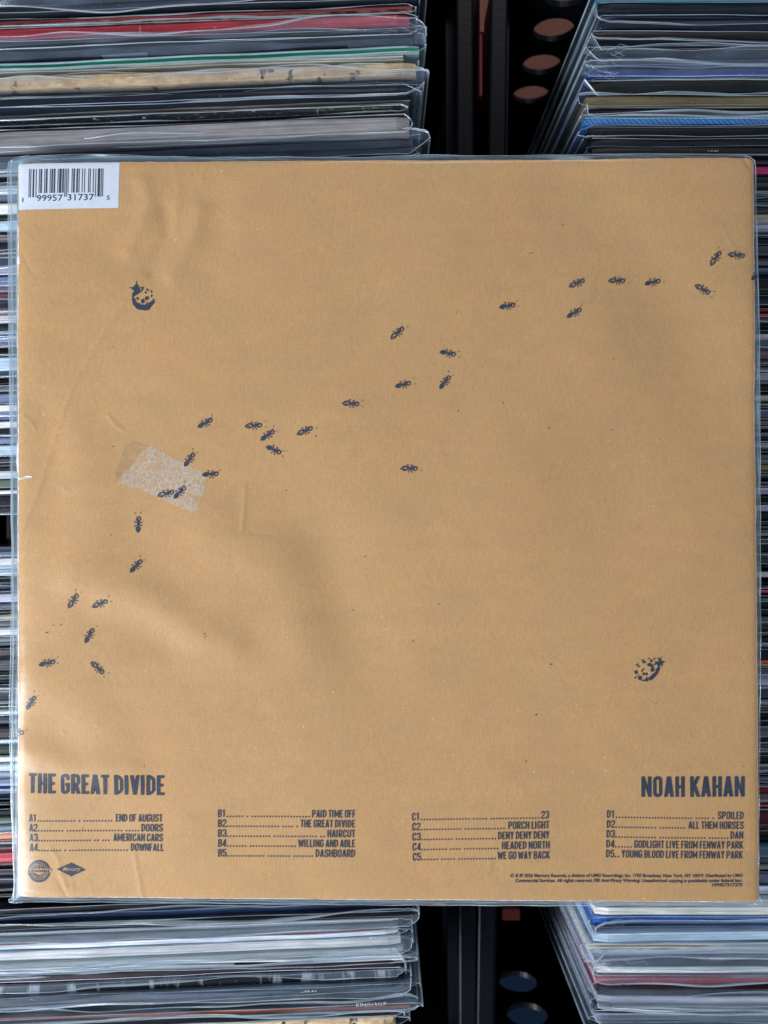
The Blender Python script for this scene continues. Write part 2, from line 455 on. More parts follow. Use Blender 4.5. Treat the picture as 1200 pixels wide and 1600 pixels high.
def record(side, yc, th, xend, rgb, label, style='spine', wear=0.25, kind='plain', film=1.0, zt=None, hf=None,
           seed=0, xref=None, group=None, hidden=False, band=None, ext=None, text=None, haze=None, crinkle=0):
    """one record in its card jacket inside a clear outer sleeve.
    side -1: left crate (its free end is the right one), +1: right crate (free end is the left one)"""
    rng = random.Random(seed * 7919 + 13)
    ang = ANG_L if side < 0 else ANG_R
    if haze is None:
        low = yc > 800
        haze = (M_FILM_H, M_FILM_M, M_FILM_H) if low and not hidden else (M_FILM, M_FILM_M) if side < 0 else (M_FILM, M_FILM, M_FILM_M)  # lower stacks get hazier film, their brighter light put into it
    if xref is None: xref = 320 if side < 0 else 1060
    if zt is None: zt = (-0.0145 - 0.004 * rng.random()) if hidden else (-0.008 - 0.009 * rng.random())
    s = W0 / 1200 * (H - zt) / H
    xe, _ = px(xend, 0, zt)
    xr, yr = px(xref, yc, zt)
    # y at the free end, following the tilt
    ye = yr + (xe - xr) * math.tan(ang)
    ang += math.radians(rng.uniform(-0.12, 0.12))
    T = th * s
    t = empty('record', (xe, ye, FLOOR_Z), label, 'record', group, ang)
    d = 1 if side > 0 else -1            # direction of the jacket away from its free end, local x
    L = 0.315
    ztl = zt - FLOOR_Z
    hT = T / 2 * (0.93 if hidden else rng.uniform(0.80, 0.93))
    n = 24 if hidden else 56
    xs = np.linspace(0, L, n) ** 1.0
    sN = xs / L
    dy = waves(sN, rng, ((1, 1), (2.5, .5), (6, .25)), 0.00025)
    dz = waves(sN, rng, ((1, 1), (3, .5), (9, .3)), 0.00035)
    m = MB()
    jm = jacket_mat(rgb, wear, kind)
    if style == 'spine':
        r = min(0.0006, hT * 0.6)
        prof = [(-hT, 0.0), (-hT, ztl - 0.04), (-hT, ztl - r), (-hT + r * .3, ztl - r * .3), (-hT + r, ztl), (0, ztl + .0001), (hT - r, ztl), (hT - r * .3, ztl - r * .3), (hT, ztl - r), (hT, ztl - 0.04), (hT, 0.0)]
        P = np.zeros((n, len(prof), 3))
        for k, (py, pz) in enumerate(prof):
            top = 1.0 if pz > ztl - 0.01 else (0.3 if pz > 0.1 else 0.0)
            P[:, k, 0] = d * xs; P[:, k, 1] = py + dy * top; P[:, k, 2] = pz + dz * top
        # rounded upper corner at the free end
        cr = np.clip(1 - xs / 0.004, 0, 1) ** 2 * 0.0012
        P[:, 2:9, 2] -= cr[:, None]
        m.grid(P)
        k = len(prof)
        m.add(P[0].tolist(), [tuple(range(k))])
        m.add(P[-1].tolist(), [tuple(range(k - 1, -1, -1))])
    else:   # 'open' : mouth of the jacket, two board edges with the inner sleeve between them
        bt = max(0.00055, hT * 0.22)
        for sgn in (-1, 1):
            y0, y1 = (-hT, -hT + bt) if sgn < 0 else (hT - bt, hT)
            prof = [(y0, 0), (y0, ztl - .05), (y0, ztl), (y1, ztl), (y1, ztl - .05), (y1, 0)]
            P = np.zeros((n, len(prof), 3))
            dyy = dy + waves(sN, rng, ((1.5, 1), (4, .4)), 0.0002)
            for k, (py, pz) in enumerate(prof):
                top = 1.0 if pz > ztl - 0.01 else (0.3 if pz > 0.1 else 0.0)
                P[:, k, 0] = d * xs; P[:, k, 1] = py + dyy * top; P[:, k, 2] = pz + dz * top
            m.grid(P)
            k = len(prof)
            m.add(P[0].tolist(), [tuple(range(k))])
            m.add(P[-1].tolist(), [tuple(range(k - 1, -1, -1))])
    if side > 0:
        m.f = [q[::-1] for q in m.f]
    m.build('jacket', jm, t)
    if style == 'open':
        mi = MB()
        ins = hT * 0.28
        zi = ztl - 0.0015 - 0.002 * rng.random()
        P = np.zeros((n, 4, 3))
        for k, (py, pz) in enumerate([(-ins, 0.002), (-ins, zi), (ins, zi), (ins, 0.002)]):
            P[:, k, 0] = d * (xs * 0.98 + 0.002); P[:, k, 1] = py + dy * (pz > .1); P[:, k, 2] = pz
        mi.grid(P)
        mi.build('inner_sleeve', M_PAPER, t)
    if not band and not hidden and style == 'spine' and rng.random() < .6:
        f0 = rng.choice((.03, .88)); band = ([min(255, c + 95) for c in rgb], f0, f0 + .09)  # pale line along one edge: sheen and worn board painted in
    if band:                                    # a coloured stripe lying along the spine
        bc, f0, f1 = band
        mb = MB()
        P = np.zeros((n, 2, 3))
        for k, f in enumerate((f0, f1)):
            P[:, k, 0] = d * xs; P[:, k, 1] = (f * 2 - 1) * hT + dy; P[:, k, 2] = ztl + dz + 0.00022
        mb.grid(P)
        mb.build('spine_stripe', jacket_mat(bc, 0.2), t)
    if text:
        body, xpx, hpx, yo = text
        v, f = text_mesh(body, 0.012)
        sc = hpx * s / 0.72
        x_at = (xpx - xend) * s
        V = [(x_at + p[0] * sc, yo * s + (p[1] - 0.36) * sc, ztl + 0.0007) for p in v]
        mesh_obj('spine_lettering', V, f, M_TITLE, t)
    # ---- clear outer sleeve
    if film > 0:
        h = hf if hf is not None else (rng.uniform(0.001, 0.0035) if hidden else rng.uniform(0.002, 0.0055))
        e = (ext if ext is not None else rng.uniform(5, 17)) * s
        n2 = 30 if hidden else 90
        xs2 = np.concatenate([np.linspace(-e, 0.004, 14), np.linspace(0.005, L, n2)])
        s2 = (xs2 + e) / L
        ysm = rng.uniform(-1.0, 1.0) * hT                          # the two films meet in the end seam
        kink = (np.random.RandomState(seed).randn(len(xs2)) * np.clip(1 - (xs2 + e) / (e + .012), 0, 1)) * 0.00022 * film
        mf = MB()
        fm = rng.choice(haze)
        flap = M_FLAP_H if yc > 800 and not hidden else M_FLAP  # lower flaps paler: stronger light there put into the film colour
        bigs = [rng.random() < (0.25 if hidden else 0.38) for _ in (0, 1)] if hf is None else [hf > .0035, hf > .0035 and rng.random() < .5]
        zcut = 0.0
        for sgn in (-1, 1):
            close = np.clip((xs2 + e) / (e + 0.002), 0, 1) ** rng.choice((0.18, 0.3, 0.6, 1.0))
            y0 = sgn * (hT + 0.00022)
            big = bigs[0 if sgn < 0 else 1] and film > .45
            wv = waves(s2, rng, ((1.2, .8), (2.7, .7), (5, .35), (11, .10)), (0.0011 if big else 0.0004) * film)
            h1 = (max(h, rng.uniform(.003, .0075)) if not hidden else h) if big else min(h, rng.uniform(.0004, .0014))
            lean = (rng.choice((-1, 1, sgn)) * rng.uniform(0.35, 0.95)) * h1 if big else rng.uniform(-.3, .5) * sgn * h1
            hh = h1 * (0.75 + 0.5 * rng.random()) * (1 + waves(s2, rng, ((2, 1), (5, .5)), 0.22))
            rowsz = [(zcut, 0, 0), (ztl - 0.12, 0, 0), (ztl - 0.03, 0.05, 0), (ztl - 0.004, .25, 0), (ztl, 0.45, 0.05), (None, .75, .5), (None, 1, 1)]
            P = np.zeros((len(xs2), len(rowsz), 3))
            for k, (z, wf, hf_) in enumerate(rowsz):
                P[:, k, 0] = d * xs2
                off = wf * (wv + kink)
                yy = y0 * close + ysm * (1 - close) + off * (0.3 + 0.7 * close) + lean * hf_ * close
                # a film never cuts into its own jacket below the top
                if z is not None:
                    yy = np.where(xs2 > 0, sgn * np.maximum(sgn * yy, hT + 0.00012), yy)
                P[:, k, 1] = yy
                P[:, k, 2] = (z if z is not None else ztl) + (hh * hf_)
            mf.grid(P[:, :5], 0)
            mf.grid(P[:, 4:], 3 if big else 0)
            # curled lip added so the film top shows a highlight, uneven along it
            sd = rng.choice((-1, 1))
            rc = (0.00006 + 0.00040 * np.clip(waves(s2, rng, ((1.5, .6), (3.5, .5), (8, .3)), 1.0) + 0.25, 0, 1)) * (0.6 + 0.8 * rng.random())
            Q = np.zeros((len(xs2), 5, 3))
            for k, aa in enumerate((0, 40, 80, 125, 165)):
                aa = math.radians(aa)
                Q[:, k, 0] = d * xs2
                Q[:, k, 1] = P[:, -1, 1] + sd * rc * (1 - math.cos(aa))
                Q[:, k, 2] = P[:, -1, 2] + rc * math.sin(aa)
            if big or rng.random() < .25: mf.grid(Q, 2)
            lowv = yc > 800 and not hidden
            if big or rng.random() < (.85 if lowv else .6):
                mf.tube(P[:, -1, :], (0.00007 + (0.00018 if big else .00010) * rng.random()) * (1.45 if lowv else 1.1), 1, 4)  # pale tube: rim highlight put into shape and colour
        for _ in range(crinkle):               # pale tubes drawn as glints on crumpled film near the free end
            q = np.array([rng.uniform(-0.7 * e, 0.012), rng.uniform(-1, 1) * hT * 1.1, ztl + rng.uniform(.0006, .002)])
            pts = [q.copy()]
            for _k in range(rng.randint(3, 6)):
                q = q + np.array([rng.uniform(.0004, .0026), rng.uniform(-.0011, .0011), rng.uniform(-.0005, .0005)])
                pts.append(q.copy())
            pts = np.array(pts); pts[:, 0] *= d
            mf.tube(pts, np.linspace(.00016, .00005, len(pts)) * rng.uniform(.5, 1.3), 1, 4)
        # weld seam down the free end, thickened at the top to paint a glint
        mf.tube([(-d * e, ysm, z) for z in np.linspace(0.10, ztl + h * 0.7, 12)], np.linspace(.00012, .00038, 12), 1, 4)
        mf.build('plastic_sleeve', [fm, M_EDGE, M_LIP, flap], t, smooth=True)
    return t

REC = []
GL, GR = 'records standing in the left crate', 'records standing in the right crate'
def R(side, yc, th, xend, rgb, label, **kw):
    REC.append(1)
    return record(side, yc, th, xend, rgb, label, seed=len(REC), group=GL if side < 0 else GR, **kw)

# ---- left crate, above the cover (photo rows at x = 320)
R(-1, -8, 14, 660, (34, 40, 48), 'charcoal record at the top left, mostly cut off by the photo edge')
R(-1, 5, 12, 650, (40, 46, 54), 'dark slate record just above the red and black lettered one in left crate')
R(-1, 26, 9, 644, (70, 26, 34), 'thin dark red record with broken black blotches, above the thick red one', kind='worn', hf=.001, band=((130, 40, 50), 0.5, 0.95))
R(-1, 43, 21, 640, (140, 42, 52), 'thick red cloth-like record spine with white scratches in the left crate', wear=0.7, film=0.4, ext=12, hf=.001)
R(-1, 62, 11, 644, (58, 66, 78), 'slate record between the thick red one and the pale blue one, left crate', crinkle=4, ext=22, hf=.0012)
R(-1, 75, 12, 644, (150, 165, 178), 'pale grey blue record in cloudy plastic above the green striped one', ext=20, style='open', wear=.1)
R(-1, 90, 12, 655, (150, 170, 176), 'pale record with a teal green stripe along its spine', band=((20, 110, 86), 0.1, 0.55), wear=.1, ext=10)
R(-1, 101, 8, 630, (206, 196, 178), 'thin cream board edge of an open jacket below the green striped record', style='open', film=0.0, wear=.1)
R(-1, 118, 22, 650, (150, 132, 106), 'thick worn cream record with torn corner and black blotches on its spine', kind='worn', wear=.9, film=.5, hf=.0015, ext=4)
R(-1, 137, 13, 645, (22, 28, 42), 'black navy record under loose wavy plastic, just below the worn cream one', ext=24, hf=.006)
R(-1, 152, 13, 640, (26, 34, 54), 'dark blue record under the loose wavy plastic in left crate', ext=22)
R(-1, 166, 10, 640, (188, 174, 158), 'thin pinkish cream record edge above the scuffed black one', wear=.4, ext=18, style='open')
R(-1, 181, 13, 632, (22, 27, 36), 'black record whose upper spine edge is scuffed white, left crate', wear=1.0, film=.4, hf=.001, ext=5, band=((150, 165, 185), 0.86, 0.93))
R(-1, 205, 27, 640, (134, 131, 134), 'thick plain grey record spine, widest above the cover', wear=.35, film=.4, hf=.001, ext=4, zt=-.006)
R(-1, 222, 6, 636, (128, 92, 74), 'thin brown record edge directly beneath the thick grey spine', crinkle=6, film=.42, ext=20, hf=.001)
R(-1, 236, 14, 645, (84, 92, 106), 'slate record in crumpled plastic touching the top edge of the cover', ext=26, hf=.004, zt=-.0125)

# ---- left crate, below the cover (photo rows at x = 320)
R(-1, 1412, 11, 640, (44, 50, 60), 'dark grey record half hidden by the bottom edge of the cover', hf=.002, zt=-.0125)
R(-1, 1426, 14, 648, (88, 108, 150), 'slate blue record in wavy shining plastic, first full one below the cover', hf=.0042, ext=6, zt=-.0135)
R(-1, 1439, 9, 645, (14, 16, 20), 'black record between the slate blue one and the pale grey ones', film=.5)
R(-1, 1453, 15, 622, (150, 158, 164), 'grey record with pale film, third below the cover in left crate', ext=22, style='open', wear=.1)
R(-1, 1467, 12, 622, (168, 178, 190), 'pale lilac grey record with a red brown stripe along its spine', crinkle=6, ext=22, band=((120, 50, 40), 0.75, 0.95))
R(-1, 1482, 16, 626, (186, 184, 182), 'light grey record, widest of the pale ones below the cover', crinkle=5, ext=20, wear=.2, hf=.001)
R(-1, 1498, 12, 630, (140, 146, 142), 'greenish grey record just above the white layered one', ext=22, wear=.1)
R(-1, 1508, 9, 628, (196, 202, 208), 'white layered record edges of an open jacket, left crate', ext=24, style='open', wear=.1, hf=.0015)
R(-1, 1519, 11, 626, (62, 54, 64), 'dark plum grey record above the zebra striped one', ext=8)
R(-1, 1535, 18, 630, (34, 40, 50), 'record with black and white zebra stripes on its spine', kind='zebra', ext=12, hf=.006, haze=(M_FILM_M,))
R(-1, 1553, 15, 632, (62, 74, 88), 'slate record with faint dotted lettering under the zebra striped one', ext=24, text=(".....ı.ı.ıı. .ıı. ı.", 470, 4, 0))
R(-1, 1569, 14, 640, (58, 64, 78), 'dark slate record above the lettered dark one near the photo bottom', crinkle=6, ext=12)
R(-1, 1582, 10, 640, (56, 44, 42), 'dark record with rust brown stripe and white catalogue letters', film=.42, ext=20, band=((130, 62, 38), 0.25, 0.75), text=('KING131LP', 556, 7, 3.4))
R(-1, 1593, 9, 626, (24, 26, 30), 'black record just above the frayed tan one at the photo bottom', film=.42)
R(-1, 1607, 18, 618, (178, 156, 126), 'frayed tan record at the bottom left, cut off by the photo edge', kind='worn', wear=.9, ext=22)

# ---- right crate, above the cover (photo rows at x = 1060)
R(1, -6, 12, 934, (70, 110, 130), 'teal blue record at the top right, cut off by the photo edge')
R(1, 9, 12, 936, (32, 38, 46), 'charcoal record just below the teal one at the top right')
R(1, 21, 13, 936, (104, 104, 122), 'lavender grey record above the glossy navy one, right crate', crinkle=7, ext=10)
R(1, 38, 19, 938, (38, 48, 74), 'thick glossy navy record spine near the top right', wear=.05, ext=8)
R(1, 55, 14, 926, (32, 36, 42), 'dull black record below the glossy navy one, right crate', wear=.1)
R(1, 69, 11, 926, (62, 58, 60), 'brownish grey record above the black one with white flecks', ext=8)
R(1, 83, 15, 926, (20, 20, 22), 'black record with a white flecked corner under loose clear plastic', crinkle=6, wear=.6, ext=16, hf=.006)
R(1, 98, 13, 922, (30, 40, 66), 'navy record above the bright blue one with crinkled plastic', crinkle=7, ext=12)
R(1, 113, 14, 918, (28, 52, 108), 'royal blue record with crinkled plastic over its left corner', crinkle=14, ext=12, hf=.006)
R(1, 135, 25, 924, (36, 41, 46), 'thickest charcoal record spine in the right crate above the cover', wear=.1, film=.5)
R(1, 158, 18, 916, (96, 86, 60), 'olive gold record spine, thick and plain, right crate', wear=.25, film=.4, hf=.001)
R(1, 175, 14, 918, (26, 28, 32), 'black record between the olive gold and the bright azure one', ext=6)
R(1, 189, 11, 914, (16, 92, 160), 'bright azure record with a woven texture on its spine', kind='weave', wear=.1, ext=10)
R(1, 205, 16, 922, (20, 23, 28), 'black record below the azure one under wavy plastic', hf=.003, ext=20)
R(1, 221, 14, 925, (44, 50, 60), 'slate record in puffy clear plastic near the top right of the cover', hf=.002, ext=16, zt=-.0125)
R(1, 236, 14, 926, (54, 52, 60), 'dark grey record with tiny pinkish lettering touching the top of the cover', hf=.0015, zt=-.0125, text=("ı.-.ıı ıııı.ı", 1105, 4, 0))

# ---- right crate, below the cover
R(1, 1410, 10, 930, (150, 156, 160), 'pale grey record half hidden by the bottom right edge of the cover', hf=.001, zt=-.0125)
R(1, 1424, 14, 930, (198, 194, 186), 'cream white record, first full one below the cover in right crate', wear=.1, hf=.002, ext=8, zt=-.0125)
R(1, 1438, 15, 928, (34, 78, 156), 'vivid blue record fading to navy below the cream white one', crinkle=6, ext=10)
R(1, 1450, 9, 934, (64, 40, 40), 'dark maroon record under the vivid blue one', ext=12)
R(1, 1463, 16, 928, (132, 152, 172), 'pale steel blue record under wide wavy plastic, right crate', hf=.006, ext=14)
R(1, 1477, 10, 920, (186, 178, 164), 'tan cream record edge below the pale steel blue one', ext=16, style='open')
R(1, 1487, 9, 926, (128, 134, 140), 'grey record just above the thick navy grey one, right crate', ext=18)
R(1, 1501, 18, 936, (52, 62, 82), 'thick navy grey record spine below the cover, right crate', crinkle=12, ext=16, wear=.1)
R(1, 1517, 13, 934, (206, 206, 212), 'white record with a black corner under lavender plastic', ext=8, hf=.001, band=((30, 30, 34), 0.0, 0.15))
R(1, 1536, 19, 932, (160, 34, 58), 'crimson record spine under clear plastic at lower right', crinkle=5, wear=.5, ext=14, hf=.003)
R(1, 1551, 11, 936, (44, 42, 50), 'black record directly below the crimson one', ext=8)
R(1, 1563, 14, 934, (142, 144, 154), 'light grey record with two small round marks, lower right', ext=14)
R(1, 1576, 11, 930, (66, 72, 76), 'greenish slate record below the light grey one at lower right', ext=8)
R(1, 1590, 14, 930, (72, 82, 96), 'slate blue record near the bottom right corner of the photo', ext=12)
R(1, 1606, 16, 928, (40, 44, 50), 'dark record at the bottom right, cut off by the photo edge')

# ---- records that show only in the narrow strips either side of the cover
CN = {'bk': (20, 21, 24), 'ch': (42, 46, 52), 'sl': (66, 76, 92), 'gr': (112, 116, 124), 'lg': (160, 166, 174), 'wh': (196, 202, 208),
      'pb': (150, 168, 184), 'pe': (100, 112, 142), 'la': (150, 148, 168), 'nv': (34, 46, 72), 'mv': (112, 96, 106), 'br': (92, 66, 56),
      'dg': (34, 64, 52), 'gg': (98, 112, 104), 'rd': (140, 34, 44), 'wi': (92, 44, 56), 'ta': (170, 148, 120), 'be': (148, 140, 132),
      'pk': (176, 50, 100), 'dp': (130, 86, 96), 'sb': (76, 104, 130), 'ye': (180, 140, 40), 'sa': (160, 104, 84), 'or': (190, 110, 76)}
CW = {'bk': 'black', 'ch': 'charcoal', 'sl': 'slate', 'gr': 'grey', 'lg': 'light grey', 'wh': 'white', 'pb': 'pale blue', 'pe': 'periwinkle',
      'la': 'lavender', 'nv': 'navy', 'mv': 'mauve', 'br': 'brown', 'dg': 'dark green', 'gg': 'greenish grey', 'rd': 'red', 'wi': 'wine',
      'ta': 'tan', 'be': 'beige', 'pk': 'magenta pink', 'dp': 'dusty pink', 'sb': 'steel blue', 'ye': 'yellow', 'sa': 'salmon brown', 'or': 'orange white'}
LS = [(266, 17, 'pb'), (281, 10, 'bk'), (293, 12, 'lg'), (306, 12, 'sl'), (326, 17, 'wh'), (338, 8, 'bk'), (354, 16, 'pb'), (366, 8, 'ch'),
      (374, 8, 'mv'), (385, 12, 'ch'), (398, 10, 'wh'), (410, 14, 'sl'), (423, 11, 'la'), (440, 16, 'pe'), (452, 9, 'mv'), (461, 8, 'wi'),
      (471, 11, 'sl'), (484, 11, 'br'), (498, 14, 'wh'), (510, 10, 'ch'), (525, 14, 'pb'), (538, 11, 'br'), (549, 9, 'bk'), (568, 22, 'pb'),
      (583, 12, 'sl'), (596, 10, 'bk'), (608, 11, 'gr'), (622, 16, 'pe'), (637, 10, 'wh'), (650, 14, 'pe'), (664, 9, 'wh'), (675, 11, 'ch'),
      (686, 9, 'pe'), (703, 17, 'pb'), (716, 8, 'bk'), (727, 13, 'gr'), (742, 13, 'lg'), (758, 14, 'gg'), (769, 6, 'wh'), (783, 17, 'ch'),
      (858, 9, 'gr'), (865, 7, 'pe'), (877, 12, 'wh'), (887, 8, 'pb'), (896, 7, 'lg'), (910, 13, 'nv'), (925, 12, 'nv'), (937, 11, 'la'),
      (949, 9, 'wh'), (957, 6, 'bk'), (965, 7, 'be'), (976, 9, 'gr'), (988, 12, 'lg'), (999, 8, 'gr'), (1006, 7, 'sl'), (1014, 6, 'bk'),
      (1022, 10, 'mv'), (1033, 9, 'nv'), (1042, 9, 'gr'), (1052, 9, 'bk'), (1062, 10, 'nv'), (1074, 11, 'nv'), (1087, 11, 'br'), (1098, 7, 'gr'),
      (1106, 7, 'bk'), (1114, 8, 'lg'), (1126, 12, 'sl'), (1144, 17, 'ch'), (1157, 7, 'pb'), (1173, 17, 'dg'), (1188, 9, 'wh'), (1199, 11, 'pb'),
      (1212, 11, 'lg'), (1225, 10, 'pe'), (1237, 11, 'pe'), (1250, 10, 'nv'), (1271, 14, 'ch'), (1284, 10, 'gg'), (1295, 9, 'pb'), (1307, 11, 'sa'),
      (1322, 13, 'wh'), (1340, 17, 'rd'), (1353, 7, 'mv'), (1364, 11, 'ch'), (1378, 12, 'sl'), (1392, 12, 'bk')]
RS = [(252, 7, 'dp'), (264, 14, 'pk'), (281, 12, 'ch'), (294, 10, 'bk'), (304, 7, 'ch'), (312, 7, 'sl'), (321, 10, 'ch'), (330, 6, 'dp'),
      (342, 15, 'be'), (356, 12, 'lg'), (367, 7, 'sl'), (377, 11, 'ch'), (391, 14, 'sl'), (407, 13, 'mv'), (417, 5, 'bk'), (423, 7, 'sb'),
      (433, 9, 'nv'), (445, 15, 'ch'), (458, 6, 'bk'), (470, 16, 'sl'), (490, 11, 'rd'), (504, 12, 'bk'), (514, 6, 'ch'), (525, 10, 'la'),
      (538, 10, 'sb'), (546, 4, 'bk'), (554, 10, 'mv'), (567, 10, 'mv'), (577, 8, 'gr'), (588, 12, 'la'), (598, 5, 'bk'), (607, 8, 'ch'),
      (621, 10, 'be'), (632, 5, 'ta'), (645, 16, 'sl'), (660, 11, 'gr'), (669, 5, 'ta'), (677, 7, 'ch'), (686, 7, 'bk'), (696, 9, 'la'),
      (705, 5, 'bk'), (713, 9, 'gg'), (723, 8, 'gr'), (731, 5, 'ye'), (740, 10, 'ch'), (754, 14, 'bk'), (768, 11, 'la'), (781, 12, 'bk'),
      (793, 10, 'la'), (806, 13, 'ch'), (823, 14, 'sl'), (835, 8, 'be'), (852, 20, 'ch'), (866, 5, 'br'), (875, 9, 'sl'), (898, 32, 'bk'),
      (926, 5, 'pk'), (934, 6, 'bk'), (944, 12, 'nv'), (957, 9, 'dg'), (968, 9, 'nv'), (981, 7, 'br'), (991, 8, 'gg'), (1005, 14, 'bk'),
      (1021, 14, 'ch'), (1034, 6, 'or'), (1040, 4, 'sa'), (1049, 11, 'mv'), (1065, 17, 'la'), (1083, 15, 'sl'), (1098, 9, 'gr'), (1107, 5, 'br'),
      (1117, 10, 'ch'), (1130, 9, 'bk'), (1145, 15, 'gr'), (1158, 7, 'ch'), (1167, 8, 'gg'), (1176, 6, 'mv'), (1187, 12, 'ch'), (1203, 13, 'sl'),
      (1219, 14, 'ch'), (1235, 8, 'rd'), (1250, 15, 'mv'), (1261, 3, 'rd'), (1275, 19, 'wi'), (1292, 9, 'wi'), (1302, 8, 'ch'), (1313, 9, 'bk'),
      (1330, 14, 'sb'), (1346, 12, 'sl'), (1356, 8, 'gr'), (1372, 14, 'sl'), (1391, 14, 'pb')]
MARK_L = [(255, 330, 'the barcode label'), (331, 425, 'the small left nick'), (426, 500, 'the upper ladybird'), (501, 690, 'the long crease'), (691, 790, 'the sticker residue'),
          (791, 900, 'the upright ant'), (901, 1010, 'the paired ants'), (1011, 1110, 'the lowest ants'), (1111, 1199, 'the half ant'),
          (1200, 1250, 'the big title'), (1251, 1335, 'the first track list'), (1336, 1410, 'the round seal')]
MARK_R = [(245, 370, 'the top right corner'), (371, 460, 'the topmost ants'), (461, 580, 'the right edge, upper part'), (581, 700, 'the right edge, above middle'), (701, 800, 'the right edge, at middle'),
          (801, 930, 'the right edge, below middle'), (931, 1005, 'the right edge, above ladybird'), (1006, 1085, 'the lower ladybird'), (1086, 1205, 'the right edge, below ladybird'),
          (1206, 1255, 'the artist name'), (1256, 1345, 'the last track list'), (1346, 1410, 'the small legal print')]
seen = {}
for side, lst, marks in ((-1, LS, MARK_L), (1, RS, MARK_R)):
    for i, (yc, th, c) in enumerate(lst):
        mk = next(w for a0, a1, w in marks if a0 - 6 <= yc <= a1 + 6)
        up = CW[lst[i - 1][2]] if i else 'darker'
        dn = CW[lst[i + 1][2]] if i + 1 < len(lst) else 'darker'
        btw = ('two %s ones' % up) if up == dn else '%s and %s' % (up, dn)
        lab = '%s record edge by %s, between %s' % (CW[c], mk, btw)
        if (lab in seen):
            lab = 'lower %s record edge by %s, between %s' % (CW[c], mk, btw)
        seen[lab] = 1
        pale = c in ('wh', 'lg', 'pb', 'la')
        R(side, yc, th, (640 + (i * 37 % 17)) if side < 0 else (922 + (i * 29 % 15)), CN[c], lab, hidden=True,
          xref=7 if side < 0 else 1194, style='open' if (i * 7 % 5 == 0 and th > 9) else 'spine', wear=.25)

# ================================================================== the brown cover
CORN = [(25, 254), (1178.5, 246.5), (1187.5, 1411.5), (26.5, 1403)]      # TL, TR, BR, BL in photo pixels on its own plane
def seg_dist(x, y, a, b):
    ax, ay = a; bx, by = b
    dx, dy = bx - ax, by - ay
    t = np.clip(((x - ax) * dx + (y - ay) * dy) / (dx * dx + dy * dy), 0, 1)
    ex, ey = x - (ax + t * dx), y - (ay + t * dy)
    sgn = np.sign((x - ax) * dy - (y - ay) * dx)
    return np.sqrt(ex * ex + ey * ey), sgn

def gauss(x, y, cx, cy, sx, sy, rot=0):
    c, s = math.cos(math.radians(rot)), math.sin(math.radians(rot))
    u = (x - cx) * c + (y - cy) * s; v = -(x - cx) * s + (y - cy) * c
    return np.exp(-0.5 * ((u / sx) ** 2 + (v / sy) ** 2))

RIDGES = [  # polyline, width px, height mm
    ([(200, 390), (222, 350), (232, 310), (222, 285)], 10, 0.30), ([(236, 420), (262, 370), (258, 325)], 9, -0.30), ([(268, 430), (300, 380), (312, 330)], 10, 0.28),
    ([(320, 420), (345, 370), (345, 320)], 15, -0.16),
    ([(120, 905), (190, 915), (245, 945), (300, 985), (360, 1010)], 24, 0.50), ([(140, 960), (210, 985), (260, 1010)], 26, -0.30),
    ([(330, 830), (420, 870), (465, 920), (480, 990)], 34, 0.50), ([(500, 850), (520, 950), (560, 1010)], 40, -0.45),
    ([(60, 1060), (120, 1090), (160, 1150)], 30, 0.35), ([(40, 1170), (110, 1195), (200, 1200)], 16, 0.30),
    ([(900, 300), (1000, 400), (1080, 520), (1130, 640)], 60, -0.60), ([(960, 250), (1080, 380), (1150, 500)], 50, 0.30),
    ([(60, 330), (140, 370), (200, 400)], 40, -0.35), ([(60, 640), (90, 720), (70, 800)], 22, -0.30), ([(110, 690), (150, 770), (140, 850)], 30, 0.30),
    ([(640, 700), (760, 760), (800, 880)], 90, 0.40), ([(700, 1080), (900, 1150)], 80, -0.35), ([(60, 1280), (160, 1240), (260, 1290)], 50, 0.2),
]
CREASE = [  # sharp little folds
    ([(268, 250), (276, 272), (279, 300), (275, 352)], 2.6, 0.07), ([(323, 250), (313, 280)], 1.8, 0.07), ([(274, 356), (242, 410), (196, 470), (150, 540), (112, 606), (80, 700), (62, 760), (34, 830), (22, 865)], 2.6, 0.12),
    ([(74, 800), (54, 830), (30, 862)], 2.4, 0.10), ([(168, 648), (180, 664), (192, 672)], 1.8, 0.16), ([(383, 762), (379, 828)], 2.2, 0.16), ([(379, 829), (412, 834), (430, 838)], 1.8, -0.08),
    ([(34, 395), (42, 414), (52, 428)], 2.4, -0.09), ([(22, 440), (28, 415)], 2, .1), ([(36, 650), (48, 660), (54, 672)], 2.2, .10), ([(78, 1322), (90, 1340), (96, 1365), (104, 1388)], 2.2, 0.12), ([(88, 1370), (104, 1402)], 2.2, -0.12),
    ([(210, 1335), (216, 1370), (222, 1402)], 2.2, 0.14), ([(765, 1345), (766, 1360), (760, 1368)], 2.0, 0.12), ([(645, 1355), (648, 1368)], 1.6, .08), ([(112, 1370), (114, 1392)], 1.6, .07),
    ([(140, 1380), (144, 1398)], 1.6, .07), ([(1160, 246), (1172, 262)], 2.2, -0.12), ([(1128, 352), (1138, 375), (1150, 392)], 1.8, 0.06), ([(80, 752), (108, 768)], 2, .06), ([(130, 800), (170, 790)], 2, .05),
    ([(210, 800), (330, 838)], 5, .04), ([(860, 1028), (880, 1040)], 1.6, .05), ([(884, 1105), (900, 1118)], 1.8, .06), ([(150, 1130), (156, 1133)], 1.6, .12), ([(98, 1143), (101, 1146)], 1.6, .14),
    ([(36, 1398), (52, 1401)], 2, .1), ([(510, 1395), (522, 1388)], 1.6, .05), ([(860, 1400), (861, 1385)], 1.6, .04),
]
_rs = np.random.RandomState(5)
LOWW = [(2 * math.pi / _rs.uniform(160, 480), _rs.uniform(0, math.pi), _rs.uniform(0, 6.28), _rs.uniform(.04, .11)) for _ in range(9)]
